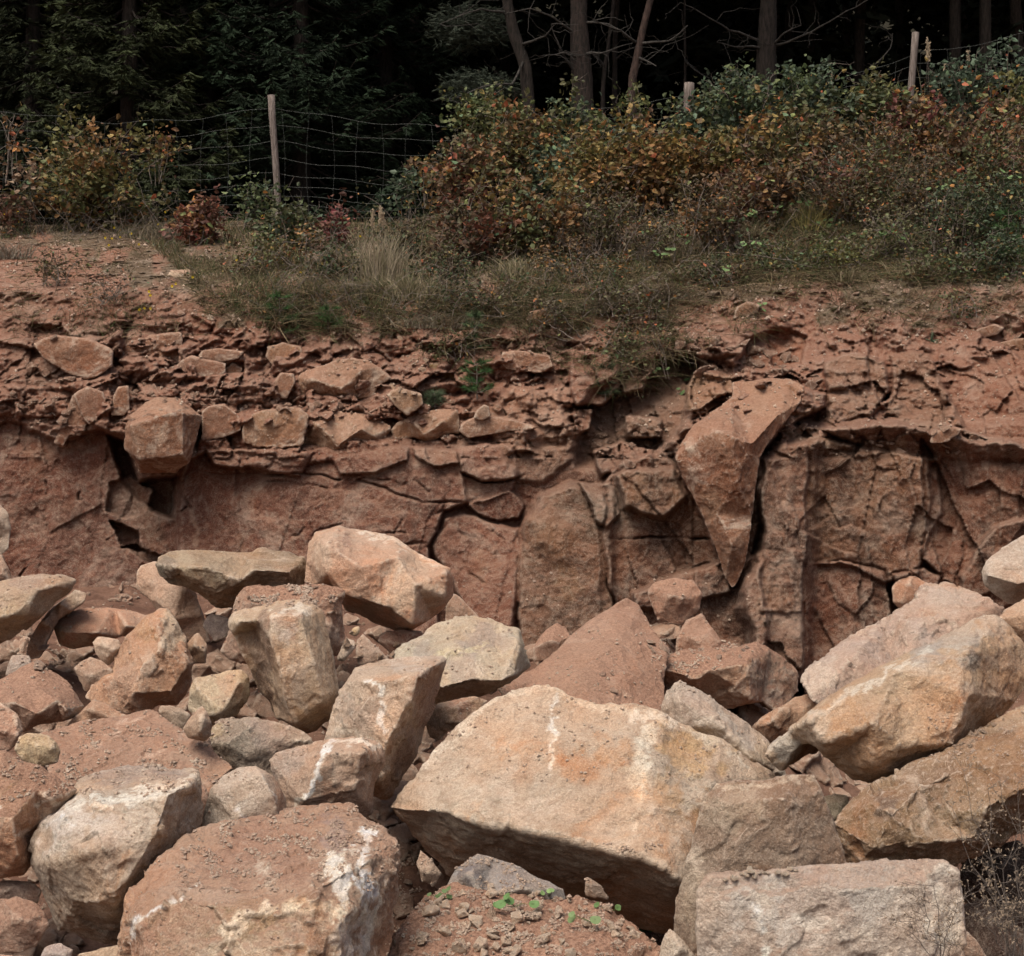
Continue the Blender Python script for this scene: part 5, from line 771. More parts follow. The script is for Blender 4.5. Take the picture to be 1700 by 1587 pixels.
bush('dense grey-green bramble on the skyline left of the dark pine', 1235, 160, 62, 48, 260, [BG, (.07, .11, .075), LG], 2600)
bush('golden olive leaf mass below the grey-green skyline bramble', 1195, 255, 70, 48, 340, [YG, YE, OR, OL], 2800)
bush('pale blue-green skyline bramble right of the dark pine trunk', 1330, 150, 66, 36, 240, [BG, (.08, .12, .085), LG], 2200)
bush('dark russet bramble in the shade at the right of centre', 1260, 300, 70, 50, 370, [BR, RD, BR, OR, OL], 2200, stems=26)
bush('dull green and russet bramble under the skyline leaves', 1345, 215, 70, 42, 300, [OL, BR, OR, LG], 2300)
bush('olive skyline bramble left of the tall pale post', 1440, 165, 60, 32, 240, [OL, LG, YG, BG], 1900)
bush('russet shrub with magenta leaves below the tall pale post', 1530, 195, 52, 42, 270, [MG, OR, RD, OR, OL], 2200)
bush('green and brown weeds left of the magenta-leaved shrub', 1450, 235, 60, 42, 320, [OL, BR, LG, OR, BR], 1900, .042)
bush('blue-green bramble trailing at the top right', 1600, 130, 46, 26, 220, [BG, (.08, .12, .085), BG], 1000)
bush('arching blue-green shoot in the top right corner', 1665, 90, 50, 18, 200, [BG, (.08, .13, .09)], 460)
bush('yellow-green bush at the right edge under the arching shoot', 1680, 160, 40, 34, 240, [YG, LG, OL], 900)
bush('bright scarlet leaf cluster near the right edge', 1640, 170, 18, 20, 230, [(.45, .10, .05), (.4, .13, .06)], 90, .07)
bush('orange-brown shrub beneath the scarlet leaf cluster', 1620, 235, 70, 50, 320, [OR, BR, RD, OL, BR], 2600)
bush('dark green and brown weeds in the right middle of the bank', 1530, 300, 75, 46, 370, [OL, BR, DG_, BR, OR], 2300, .04)
bush('bluish green weeds at the right edge of the bank', 1670, 320, 62, 46, 400, [DG_, BG, OL, LG], 2200, .042)
bush('dark dry stalky bush low on the right bank', 1570, 385, 48, 42, 435, [(.05, .035, .025), BR, OL], 900, .03, stems=40)
bush('low green weeds over the red soil at the right', 1660, 410, 60, 34, 450, [DG_, LG, BG], 1300, .04)
bush('grey-leaved weed in the middle of the right bank', 1385, 275, 34, 24, 330, [(.12, .15, .11), BG], 600, .04)
bush('rusty dry weeds above the coltsfoot leaves', 1440, 330, 70, 34, 380, [BR, OL, OR, OL], 1300, .035)
bush('grey dry weeds on the bank left of the gully', 1080, 385, 60, 34, 430, [BR, OL, (.14, .11, .08)], 1000, .035, stems=30)
bush('thin weeds on the slope below the brown bramble', 960, 425, 90, 26, 460, [OL, BR, DG_, OR], 1100, .035)
bush('spreading low weeds beside the pale grass tuft', 730, 440, 70, 30, 475, [OL, BR, DG_], 1100, .035)
bush('tangled russet and green weeds filling the upper right bank', 1400, 285, 90, 50, 370, [OL, BR, LG, OR, RD], 2400, .05)
bush('tall mixed autumn weeds below the straight dark pine', 1290, 235, 70, 50, 330, [OR, LG, YE, OL, BR], 2200)
bush('rust and green weeds by the right edge of the photo', 1650, 265, 70, 55, 370, [RD, OR, LG, OL], 2300, .05)
bush('dense brown weeds above the coltsfoot on the middle bank', 1180, 340, 80, 50, 420, [BR, OL, BR, OR], 2000, .045, stems=30)
bush('deep green weeds between the autumn shrubs on the right', 1590, 345, 60, 45, 420, [DG_, LG, BG, OL], 1700, .045)
bush('bleached thin weeds in the centre of the right bank', 1480, 380, 80, 36, 430, [(.2, .17, .1), OL, LG], 1300, .035, stems=30)
bush('trailing green weeds on the rim of the right bank', 1300, 425, 90, 22, 440, [LG, OL, DG_, (.12, .11, .03)], 1100, .04)
bush('mossy olive weeds on the rim beside the pale upright shard', 1400, 430, 90, 20, 445, [(.13, .12, .03), OL, LG], 1000, .035)
bush('dead brown weeds on the rim right of the gully', 1190, 440, 60, 30, 470, [BR, OL, DG_], 700, .04, stems=24)
bush('green trailing weeds low in the gully', 1050, 560, 60, 40, 620, [LG, OL, DG_, BR], 700, .035)
bush('dry tangled weeds spilling over the ledge left of the gully', 930, 520, 60, 34, 560, [BR, (.16, .13, .09), OL], 700, .032, stems=34)
bush('small weeds hanging beside the tiered pine sapling', 760, 560, 44, 30, 590, [OL, LG, BR], 420, .035)
bush('scruffy dark weeds on the left bank rim', 90, 440, 60, 26, 470, [BR, OL, (.12, .09, .06)], 500, .032, stems=30)
bush('dead twiggy clump on the left bank above the layered block', 175, 470, 40, 30, 500, [BR, (.14, .11, .08)], 260, .03, stems=30)
bush('little dark weed clump on the soil right of the rosette', 1600, 500, 36, 18, 520, [DG_, OL, BR], 260, .032)
bush('ragged weeds at the right end of the rim', 1560, 440, 80, 24, 455, [OL, LG, BR, DG_], 1000, .04)
bush('straggly dead weeds hanging over the gully head', 1030, 480, 70, 34, 520, [BR, (.14, .11, .08), OL], 900, .035, stems=40)
bush('dark low weeds at the edge above the yellow ochre block', 820, 490, 80, 28, 520, [OL, BR, DG_], 900, .035)
# ---------------------------------------------------------------- grass and dead stalks on the bank
def bank_points(n, poly, dark=0):
    P = np.array(poly, float); lo, hi = P.min(0), P.max(0); out = []
    while len(out) < n:
        q = rng.uniform(lo, hi, (4000, 2)); ok = polyd(q[:, 0], q[:, 1], poly) > 0; nn = fbm(np.stack([q[:, 0]/40, q[:, 1]/30, q[:, 0]*0+dark], 1), 3, 55); ok &= rng.random(len(q)) < smooth(nn, -.5, .3); T_ = np.interp(q[:, 0], gx, Tc)+3; ok &= q[:, 1] > T_; out += [tuple(v) for v in q[ok]]
    return np.array([tuple(on_cliff(a, b)) for a, b in out[:n]]), np.array(out[:n])
BANK = [(0, 370), (640, 360), (1000, 290), (1400, 215), (1700, 200), (1700, 440), (1450, 440), (1250, 430), (1130, 470), (1090, 540), (940, 520), (830, 530), (760, 540), (640, 530), (500, 545), (430, 545), (330, 480), (240, 400), (120, 385), (0, 400)]
HANG = [(420, 470), (760, 480), (1130, 440), (1120, 600), (1020, 600), (940, 540), (830, 545), (780, 560), (700, 555), (450, 555)]
EDGE = [(1090, 400), (1250, 380), (1700, 380), (1700, 475), (1480, 470), (1330, 470), (1200, 480), (1130, 500)]
P, uv = bank_points(42000, BANK); n = len(P); U = rng.normal(0, .45, (n, 3)); U[:, 2] = 1; U /= np.linalg.norm(U, axis=1)[:, None]
V1, F1, m = blades(P, U, rng.uniform(.05, .2, n), .006, .25); pal = np.array([(.17, .13, .075), (.10, .10, .04), (.065, .09, .03), (.28, .22, .13), (.07, .05, .03), (.05, .075, .03)]); C_ = pal[rng.integers(0, 6, n)]*rng.uniform(.6, 1.2, (n, 1))
tag(mesh('grass', V1, F1, M_GRASS, True, None, dict(tint=np.repeat(C_, m, 0))), kind='stuff')
Pe, _ = bank_points(9000, EDGE, 12); Pz, _ = bank_points(3200, [(1090, 440), (1700, 440), (1700, 560), (1400, 540), (1200, 560), (1120, 620)], 31); Pz2, _ = bank_points(1600, [(280, 420), (460, 450), (460, 580), (340, 520)], 33); Pz3, _ = bank_points(2200, [(640, 520), (1000, 500), (1120, 560), (1110, 660), (1000, 640), (860, 580), (700, 610)], 35)
Pl, _ = bank_points(1400, [(0, 390), (300, 390), (330, 560), (0, 560)], 14)
P, uv = bank_points(9000, HANG, 3); P = np.concatenate([P, Pe, Pl, Pz, Pz2, Pz3]); n = len(P); U = rng.normal(0, .5, (n, 3)); U[:, 1] -= .5; U[:, 2] += .25; U /= np.linalg.norm(U, axis=1)[:, None]
V1, F1, m = blades(P, U, rng.uniform(.1, .34, n), .005, .5, 4); pal = np.array([(.26, .20, .12), (.15, .12, .065), (.09, .065, .04), (.08, .095, .035)]); C_ = pal[rng.integers(0, 4, n)]*rng.uniform(.6, 1.2, (n, 1))
tag(mesh('dry_grass', V1, F1, M_GRASS, True, None, dict(tint=np.repeat(C_, m, 0))), kind='stuff')
P, uv = bank_points(9000, BANK, 8); P = np.concatenate([P, bank_points(5000, EDGE, 21)[0]]); n = len(P); V1, F1, m = leaves(P+np.array((0, -.02, .03)), rng.uniform(.02, .05, n), .7, .1, .5); pal = np.array([(.13, .07, .04), (.08, .11, .045), (.2, .12, .05), (.06, .08, .04), (.09, .11, .035)]); C_ = pal[rng.integers(0, 5, n)]*rng.uniform(.6, 1.2, (n, 1))
tag(mesh('ground_cover', V1, F1, M_LEAF, False, None, dict(tint=np.repeat(C_, m, 0))), kind='stuff')
tb_ = []
for (poly, k_) in ((BANK, 620), (HANG, 110), ([(60, 330), (340, 340), (330, 400), (60, 400)], 130)):
    P, uv = bank_points(k_, poly, 5)
    for p in P: e = p+np.array((rng.normal(0, .28), rng.normal(-.05, .1), abs(rng.normal(.18, .18)))); tb_.append(tube(wiggle(p, e, 6, .3), (.0035, .0015), 3))
v, f = cat_(tb_); tag(mesh('dead_stalks', v, f, M_TWIG), kind='stuff')
tb_ = []
for k in range(60):
    x_ = rng.choice([rng.uniform(0, 330), rng.uniform(940, 1180), rng.uniform(1250, 1700), rng.uniform(580, 800)]); y_ = rng.uniform(400, 560) if x_ < 330 else rng.uniform(470, 600); h = hit(x_, y_)
    if h: p = np.array(h[0]); tb_.append(tube(wiggle(p, p+np.array((rng.normal(0, .18), -.05, -abs(rng.normal(.2, .12)))), 6, .25), (.004, .0015), 3))
v, f = cat_(tb_); tag(mesh('roots', v, f, M_TWIG), kind='stuff')
def tuft(label, cx, base, h, w, n, c, bend=.2, heads=0, group='grass tufts on the bank', name='grass_tuft', lean=(0, 0)):
    r0 = on_cliff(cx, base); o = thing(name, r0, label, 'grass', group); s = r0.y/F; n_ = n; P = np.array(r0)+rng.normal(0, 1, (n_, 3))*np.array((w*.3*s, .04, .005)); U = rng.normal(0, .16, (n_, 3))+np.array((lean[0], 0, 0)); U[:, 2] = 1
    U[:, 0] += (P[:, 0]-r0.x)/(w*s+.01)*.5; U /= np.linalg.norm(U, axis=1)[:, None]; V1, F1, m = blades(P, U, rng.uniform(.45, 1, n_)*h*s, .007, bend, 5); C_ = np.array(c)[rng.integers(0, len(c), n_)]*rng.uniform(.7, 1.2, (n_, 1)); mesh('blade', rel(o, V1), F1, M_GRASS, True, o, dict(tint=np.repeat(C_, m, 0)))
    if heads:
        for j in range(heads): 
            b0 = np.array(r0)+rng.normal(0, 1, 3)*np.array((w*.2*s, .02, 0)); e = b0+np.array((lean[0]*h*s+rng.normal(0, .03), 0, h*s*rng.uniform(.85, 1.1))); pa = wiggle(b0, e, 7, .03); v, f = tube(pa, (.003, .0015), 4); st = mesh('stalk', rel(o, v), f, M_TWIG, True, o)
            q = pa[-2]+(pa[-1]-pa[-2])*rng.random((150, 1))*1.3+rng.normal(0, .008, (150, 3)); V1, F1, m = leaves(q, np.full(150, .028), .3, .1, 1, u=(lambda a: a/np.linalg.norm(a, axis=1)[:, None])(rng.normal(0, .35, (150, 3))+np.array((lean[0], 0, 1)))); mesh('seed_head', V1-np.array(o.location), F1, M_GRASS, False, o, dict(tint=np.tile((.42, .34, .24), (len(V1), 1))))
    return o
STR = [(.36, .30, .20), (.24, .21, .13), (.15, .14, .07)]
tuft('tall pale dry grass clump standing at the centre left of the bank', 632, 470, 118, 60, 420, [(.34, .29, .20), (.40, .34, .25), (.22, .2, .12)], .22, 3)
tuft('lower dry grass beside the pale clump', 680, 500, 70, 70, 380, STR, .35); tuft('greenish grass under the pale clump', 590, 500, 60, 70, 320, [(.1, .11, .06), (.2, .17, .11)], .3)
tuft('tall yellow-green grass in the middle of the right bank', 1440, 320, 105, 60, 420, [(.22, .2, .09), (.14, .15, .06), (.3, .25, .13)], .35, 0)
tuft('yellow grass clump above the moss at right of centre', 1348, 385, 72, 34, 260, [(.24, .2, .07), (.13, .13, .05)], .25); tuft('olive grass below the yellow clump', 1300, 380, 50, 60, 260, [(.2, .17, .08), (.1, .11, .05)], .35)
tuft('dry grass hanging over the cliff edge left of the gully', 990, 520, 50, 90, 380, [(.26, .22, .15), (.16, .13, .09)], .7); tuft('brown grass fringe right over the gully', 1090, 500, 55, 80, 340, [(.2, .17, .12), (.13, .1, .07)], .7)
for (x_, b_, h_, lb) in ((1385, 350, 80, 'pale grass among the russet weeds left of the tallest grass'), (1500, 360, 90, 'straw-coloured grass below the magenta-leaved shrub'), (1240, 400, 60, 'thin straw grass above the rim right of the gully'), (1600, 330, 80, 'yellowish grass by the right dark weeds'), (860, 460, 60, 'dry grass fringe under the yellow-brown bramble'), (1130, 430, 55, 'straw grass behind the bare twig at the gully'), (1520, 455, 45, 'short dry grass on the rim beneath the stalky bush'), (1410, 470, 40, 'short grass hanging on the rim below the moss')):
    tuft(lb, x_, b_, h_, 50, 260, STR, .4)
tuft('grey dry grass fan at the left edge of the bank', 15, 430, 60, 60, 260, [(.28, .25, .2), (.18, .15, .11)], .6); tuft('dry grass on the bank under the left bramble', 270, 400, 60, 80, 240, [(.24, .2, .15), (.13, .11, .08)], .5)
tuft('bleached grass draped over the stones at the centre', 720, 545, 55, 110, 380, [(.28, .25, .19), (.16, .14, .1)], .8)
for (x_, b_, h_, ln, lb) in ((1541, 225, 150, 0, 'tall feathery grass stalk just right of the tall pale post'), (1566, 225, 110, .0, 'shorter feathery stalk right of the tallest one'), (1611, 225, 128, 0, 'feathery stalk farthest to the right'), (1255, 220, 105, 0, 'thin feathery stalk left on the skyline bramble'), (1350, 225, 110, .25, 'bent feathery stalk on the skyline bramble')):
    tuft(lb, x_, b_, h_, 6, 14, STR, .1, 2 if h_ > 140 else 1, 'feathery grass stalks on the skyline', 'feather_grass', (ln, 0))
# broad bright leaves
def plant(label, px, py, n, s, c=(.12, .19, .075), group='bright round-leaved plants', P0=None, name='leafy_plant'):
    h = hit(px, py); r0 = P0 or (h[0] if h else on_cliff(px, py)); o = thing(name, r0, label, 'plant', group); tb_ = []; C = []
    for k in range(n):
        e = np.array(r0)+np.array((rng.normal(0, s*1.1), -abs(rng.normal(0, s*.4))-.01, abs(rng.normal(s*.5, s*.5))+.01)); tb_.append(tube(wiggle(np.array(r0), e, 4, .1), (.0018, .001), 3)); a = np.linspace(0, 6.283, 11)[:-1]; rr = s*rng.uniform(.35, .6)*(1-.45*np.exp(-((a-4.7)/.35)**2)); nrm = np.array((rng.normal(0, .4), -.6, .7)); nrm /= np.linalg.norm(nrm)
        u_ = np.cross(nrm, (0, 1, .2)); u_ /= np.linalg.norm(u_); v_ = np.cross(nrm, u_); V = np.concatenate([[e+nrm*rr[0]*-.12], e+np.outer(rr*np.cos(a), u_)+np.outer(rr*np.sin(a), v_)]); f = np.array([(0, j+1, (j+1) % 10+1) for j in range(10)]); C.append((V, f))
    v, f = cat_(C); mesh('foliage', rel(o, v), f, M_LEAF, False, o, dict(tint=np.tile(np.array(c)*rng.uniform(.8, 1.2), (len(v), 1)))); v, f = cat_(tb_); mesh('stem', rel(o, v), f, M_LEAF, True, o, dict(tint=np.tile((.12, .16, .06), (len(v), 1))))
for (x_, y_, n_) in ((1100, 425, 6), (1165, 385, 7), (1215, 372, 5), (1250, 362, 6), (1140, 405, 4), (1368, 380, 7), (1385, 375, 4), (1430, 395, 5), (1470, 392, 4), (1330, 345, 5), (1495, 405, 3), (1290, 355, 4), (1262, 518, 4), (1250, 410, 4), (1570, 320, 4), (1680, 300, 4)): plant('bright green round leaves low on the right bank', x_, y_, n_, .06, group='round-leaved plants on the right bank')
for (x_, y_, n_) in ((1133, 632, 3), (1136, 655, 4), (1078, 625, 4), (1200, 455, 3)): plant('green round-leaved sprig by the soil gully', x_, y_, n_, .055, group='sprigs by the gully')
plant('seedling with three round green leaves on the soil mound', 855, 1505, 5, .045, (.12, .22, .075), None); plant('pale two-leaved seedling right on the soil mound', 980, 1530, 3, .04, (.16, .23, .1), None); plant('green seedling at the right rim of the soil mound', 1018, 1512, 3, .035, (.12, .21, .07), None)
plant('curly green seedling hanging over the dark hollow', 1072, 1548, 6, .035, (.11, .2, .065), None); plant('small dull green weed at the left of the soil mound', 742, 1492, 8, .025, (.10, .15, .06), None); plant('tiny green leaves below the blue-grey slab', 912, 1488, 3, .03, (.17, .26, .1), None)
h = hit(1546, 566); r0 = h[0] if h else on_cliff(1546, 566); o = thing('rosette_plant', r0, 'grey-green star-shaped rosette growing out of the right bank', 'plant'); a = rng.uniform(0, 6.28, 12); U = np.stack([np.cos(a), -.4+0*a, .9*np.sin(a)], 1); U /= np.linalg.norm(U, axis=1)[:, None]; V1, F1, m = blades(np.tile(np.array(r0), (12, 1)), U, rng.uniform(.07, .13, 12), .022, .12, 4); mesh('leaf', rel(o, V1), F1, M_LEAF, True, o, dict(tint=np.tile((.13, .19, .12), (len(V1), 1))))
# yellow flowers
for k, (x_, y_) in enumerate([(15, 352), (30, 350), (45, 355), (8, 356), (38, 347), (32, 368), (190, 378), (175, 395), (186, 396), (181, 407), (218, 388), (231, 406), (263, 372), (275, 352), (200, 394), (240, 512), (250, 512), (232, 514), (286, 475), (292, 471), (320, 460), (250, 490), (435, 358), (550, 367), (598, 392), (393, 432), (500, 452), (248, 484)]):
    r0 = on_cliff(x_, y_+10, .03); r1 = at(x_, y_, r0.y); o = thing('yellow_flower', r0, 'tiny yellow flower on a thin stalk on the left bank', 'flower', 'yellow flowers on the left bank'); v, f = tube(wiggle(r0, r1, 4, .05), (.0015, .001), 3); mesh('stem', rel(o, v), f, M_TWIG, True, o)
    n = 9; a = np.arange(n)*.7; U = np.stack([np.cos(a), -.8+0*a, np.sin(a)], 1); U /= np.linalg.norm(U, axis=1)[:, None]; V1, F1, m = leaves(np.tile(np.array(r1), (n, 1)), np.full(n, .02), .6, .05, 1, U); mesh('petals', rel(o, V1), F1, M_LEAF, False, o, dict(tint=np.tile((.72, .56, .04), (len(V1), 1))))
# ---------------------------------------------------------------- needles
def sprays(B, D, Ls, width=.03, nf=9, droop=.2):
    """flat conifer twigs: an axis with fingers either side; B base, D direction, Ls length"""
    n = len(B); up = np.array((0, 0, 1.)); S_ = np.cross(D, up); S_ /= np.linalg.norm(S_, axis=1)[:, None]+1e-9; PP, UU, LL = [B], [D], [Ls]
    for k in range(nf):
        t = (k+1)/(nf+1)*.95; sg = 1 if k % 2 else -1; u = D*.75+S_*sg*.75+rng.normal(0, .15, (n, 3)); u[:, 2] -= droop*.6; u /= np.linalg.norm(u, axis=1)[:, None]; PP.append(B+D*(Ls*t)[:, None]); UU.append(u); LL.append(Ls*(.62-.38*t)*rng.uniform(.7, 1.2, n))
    return np.concatenate(PP), np.concatenate(UU), np.concatenate(LL)
def conifer(label, px, Y, R0, H, zb, col, seed, whorls=26, vis=(0, 1), name='spruce_tree', group='spruces at the edge of the wood', tip=1.7):
    r0 = at(px, 0, Y); r0.z = zb; o = thing(name, r0, label, 'tree', group); o_ = np.array(r0); BB, DD, LL, TT = [], [], [], []; tb_ = [tube([o_, o_+(0, 0, H*.5), o_+(0, 0, H)], (.16, .1, .01), 8)]
    for w in range(whorls):
        t = (w+.5)/whorls; z = H*t; L0 = R0*(1-t)**.8
        for k in range(9):
            a = rng.uniform(0, 6.283); L = L0*rng.uniform(.7, 1.1); d = np.array((math.cos(a), math.sin(a), 0)); ns = 9; ts = np.linspace(0, 1, ns); path = o_+np.outer(ts*L, d); path[:, 2] += z+rng.normal(0, .1)-L*.42*np.sin(ts*2.2)*.7+L*.16*ts**3; path += np.cumsum(rng.normal(0, .02, (ns, 3)), 0); tb_.append(tube(path, (.02, .004), 4))
            m = int(10+L*16); q = rng.uniform(.18, 1, m); pos = np.stack([np.interp(q, ts, path[:, j]) for j in range(3)], 1); sg = rng.choice((-1, 1), m)[:, None]; s_ = np.cross(d, (0, 0, 1)); dr = d*.55+s_*sg*rng.uniform(.3, 1, (m, 1))+rng.normal(0, .15, (m, 3)); dr[:, 2] += rng.uniform(-.75, .15, m); dr /= np.linalg.norm(dr, axis=1)[:, None]
            BB.append(pos); DD.append(dr); LL.append(rng.uniform(.16, .36, m)*(1.2-.5*q)); TT.append(q)
    B = np.concatenate(BB); D = np.concatenate(DD); Ls = np.concatenate(LL); q = np.concatenate(TT); P_, U_, L_ = sprays(B, D, Ls, nf=7); V1, F1, m = blades(P_, U_, L_, .030, .10, 2)
    C_ = np.tile(np.array(col)*(.75+.5*rng.random((len(B), 1)))+np.outer(smooth(q, .6, 1)*.35, np.array(col)*np.array(tip)), (8, 1)); mesh('crown', rel(o, V1), F1, M_NEEDLE, True, o, dict(tint=np.repeat(C_, m, 0))); v, f = cat_(tb_); mesh('trunk', rel(o, v), f, M_BARK, True, o)
conifer('olive-green spruce with drooping branches, second from the left', 215, 22.6, 1.9, 7.5, 3.2, (.019, .025, .009), 1, whorls=30)
conifer('olive spruce at the left edge behind the fence', 55, 23.6, 1.9, 7, 3.4, (.015, .02, .008), 2, whorls=28)
conifer('dark green spruce behind the tall thin post', 500, 23.2, 2.1, 8, 3.2, (.010, .019, .009), 3, whorls=30)
conifer('slightly lower dark spruce right of the one behind the post', 640, 25, 2.0, 7.5, 3.4, (.009, .017, .008), 4, whorls=26)
conifer('deep green young spruce behind the left bramble', 345, 24.4, 1.6, 5, 3.2, (.012, .022, .009), 5, whorls=20)
def sapling(label, px, base, h, w, c=(.05, .11, .035)):
    hh = hit(px, base); r0 = hh[0] if hh else on_cliff(px, base); o = thing('pine_sapling', r0, label, 'sapling', 'young pines growing on the cliff'); s = r0.y/F; o_ = np.array(r0); H_ = h*s; B, D = [], []; tb_ = [tube([o_, o_+(0, -.03, H_*.5), o_+(0, -.05, H_)], (.008, .003), 5)]
    for w_ in range(4):
        for k in range(6): a = rng.uniform(0, 6.28); d = np.array((math.cos(a), math.sin(a), .35)); L = w*s*.5*rng.uniform(.6, 1.1)*(1-w_*.15); b = o_+np.array((0, -.02, H_*(.15+.25*w_))); e = b+d*L; tb_.append(tube([b, (b+e)/2+(0, 0, -.01), e], (.004, .002), 4)); t = rng.random((46, 1)); B.append(b+(e-b)*(.25+.75*t)); D.append(d*.9+rng.normal(0, .5, (46, 3)))
    B = np.concatenate(B); D = np.concatenate(D); D /= np.linalg.norm(D, axis=1)[:, None]; V1, F1, m = blades(B, D, rng.uniform(.045, .09, len(B)), .0035, .08, 2); mesh('needles', rel(o, V1), F1, M_NEEDLE, True, o, dict(tint=np.repeat(np.array(c)*rng.uniform(.6, 1.3, (len(B), 1)), m, 0))); v, f = cat_(tb_); mesh('stem', rel(o, v), f, M_TWIG, True, o)
sapling('bushy young pine at the left, largest of the saplings', 465, 568, 80, 70); sapling('low round young pine right of the bushy one', 545, 552, 40, 52); sapling('young pine with tufts in tiers beside the yellow ochre block', 792, 662, 62, 76); sapling('thin upper young pine above the tiered one', 788, 590, 70, 40, (.06, .10, .045)); sapling('feathery young pine at the right edge of the bank', 1672, 440, 90, 62); sapling('small grey-green pine sprig by the pale broken stone', 722, 680, 28, 40, (.08, .11, .06)); sapling('faint pine sprig inside the gully', 1005, 665, 60, 40, (.05, .08, .04))
# ---------------------------------------------------------------- pines: trunks with dead limbs
def pine(label, pts, r, Y, limbs, mat=None, ru=None, name='pine_tree'):
    P = [at(a, b, Y) for a, b in pts]; P[0].z -= .3; d = (P[-1]-P[-2]).normalized(); P.append(P[-1]+d*3.2+Vector((0, 0, 1.5))); pp = []
    for a, b in zip(P[:-1], P[1:]): pp += [a.lerp(b, t/4) for t in range(4)]
    pp.append(P[-1]); o = thing(name, P[0], label, 'tree', 'pines at the edge of the wood'); v, f = tube(pp, (r*1.12, r, r*.85, r*.7), 12); v += (.012*fbm(v*6, 3, 5))[:, None]; mesh('trunk', rel(o, v), f, mat or M_BARK, True, o)
    for lb in limbs:
        L = [at(a, b, Y+dy) for a, b, dy in lb]; q = []
        for a, b in zip(L[:-1], L[1:]): w = wiggle(a, b, 5, .05); q += list(w[:-1])
        q.append(np.array(L[-1])); v, f = tube(q, (.022, .012, .005), 5); bo = mesh('branch', rel(o, v), f, M_DEADWOOD, True, o); tb_ = []
        for k in range(7): b0 = q[rng.integers(1, len(q))]; tb_.append(tube(wiggle(b0, b0+np.array((rng.normal(0, .3), rng.normal(0, .2), rng.normal(.05, .22))), 6, .2), (.006, .002), 3))
        v, f = cat_(tb_); mesh('twig', rel(o, v), f, M_DEADWOOD, True, bo).matrix_parent_inverse = bo.matrix_world.inverted()
    q = np.array(P[-1]); B = q+rng.normal(0, 1, (1500, 3))*np.array((1.6, 1.6, .9)); D = rng.normal(size=(1500, 3)); D /= np.linalg.norm(D, axis=1)[:, None]; a_, b_, c_ = sprays(B, D, np.full(1500, .3), nf=5); V1, F1, m = blades(a_, b_, c_, .05, .1, 2); mesh('crown', rel(o, V1), F1, M_NEEDLE, True, o, dict(tint=np.tile((.03, .045, .03), (len(V1), 1))))
pine('leaning dark pine trunk, leftmost of the pines', [(884, 200), (872, 110), (852, 50), (838, -20)], .085, 22.5, [[(872, 95, 0), (850, 140, -.3), (800, 145, -.6), (745, 165, -.8)], [(862, 75, 0), (905, 60, -.4), (930, 30, -.6)], [(845, 20, 0), (800, 15, -.3), (730, 40, -.5)]])
pine('thickest pine trunk with reddish bark among the pines', [(972, 220), (967, 130), (962, 60), (960, -20)], .14, 22.2, [[(962, 90, 0), (1000, 88, -.3), (1050, 72, -.5)], [(960, 60, 0), (920, 30, -.3), (880, 14, -.5), (840, 22, -.6)], [(962, 35, 0), (1010, 40, -.2), (1055, 68, -.3)], [(960, 130, 0), (930, 80, -.3), (915, 40, -.4)], [(962, 100, 0), (940, 88, -.3), (900, 92, -.5)]], bark_material('pine_bark_warm', (.012, .010, .008), (.042, .03, .025)))
pine('slim reddish pine leaning right between the thick trunks', [(1046, 220), (1050, 130), (1062, 72), (1084, -20)], .055, 21.8, [[(1062, 72, 0), (1110, 68, -.2), (1142, 42, -.3)], [(1058, 95, 0), (1090, 110, -.3)], [(1056, 70, 0), (1030, 50, -.2), (985, 34, -.3)]], bark_material('pine_bark_red', (.022, .015, .012), (.07, .046, .037)))
pine('dark straight pine trunk right of the short pale post', [(1272, 180), (1272, 100), (1275, 40), (1276, -20)], .14, 23, [[(1278, 78, 0), (1330, 60, -.3), (1390, 28, -.6), (1450, -5, -.8)], [(1278, 76, 0), (1302, 55, -.3), (1330, 42, -.4)], [(1268, 70, 0), (1210, 50, -.3), (1165, 22, -.5), (1130, 4, -.6)], [(1270, 82, 0), (1230, 78, -.3), (1190, 70, -.5)]])
pine('thin bare young trunk between two thick pines', [(998, 200), (1003, 120), (1012, 60), (1020, -20)], .03, 23.5, [[(1003, 110, 0), (980, 85, -.2)]])
pine('dim slender trunk behind the slim reddish pine', [(1022, 200), (1020, 120), (1022, 50), (1026, -20)], .045, 25.5, [[(1020, 100, 0), (1045, 80, -.2)]])
pine('faint thin trunk in the dark left of the straight pine', [(1138, 200), (1137, 120), (1136, 60), (1137, -20)], .02, 24.5, [[(1137, 100, 0), (1160, 120, -.2), (1180, 130, -.3)]])
pine('hidden dark pine at the right with a long dead limb', [(1700, 170), (1690, 90), (1686, 20), (1684, -20)], .10, 26.5, [[(1560, 180, -3), (1470, 160, -3.5), (1430, 125, -4), (1478, 80, -4), (1482, 55, -4)]])
pine('dark trunk between the leftmost spruces', [(108, 280), (110, 150), (112, 60), (112, -20)], .12, 26, [])
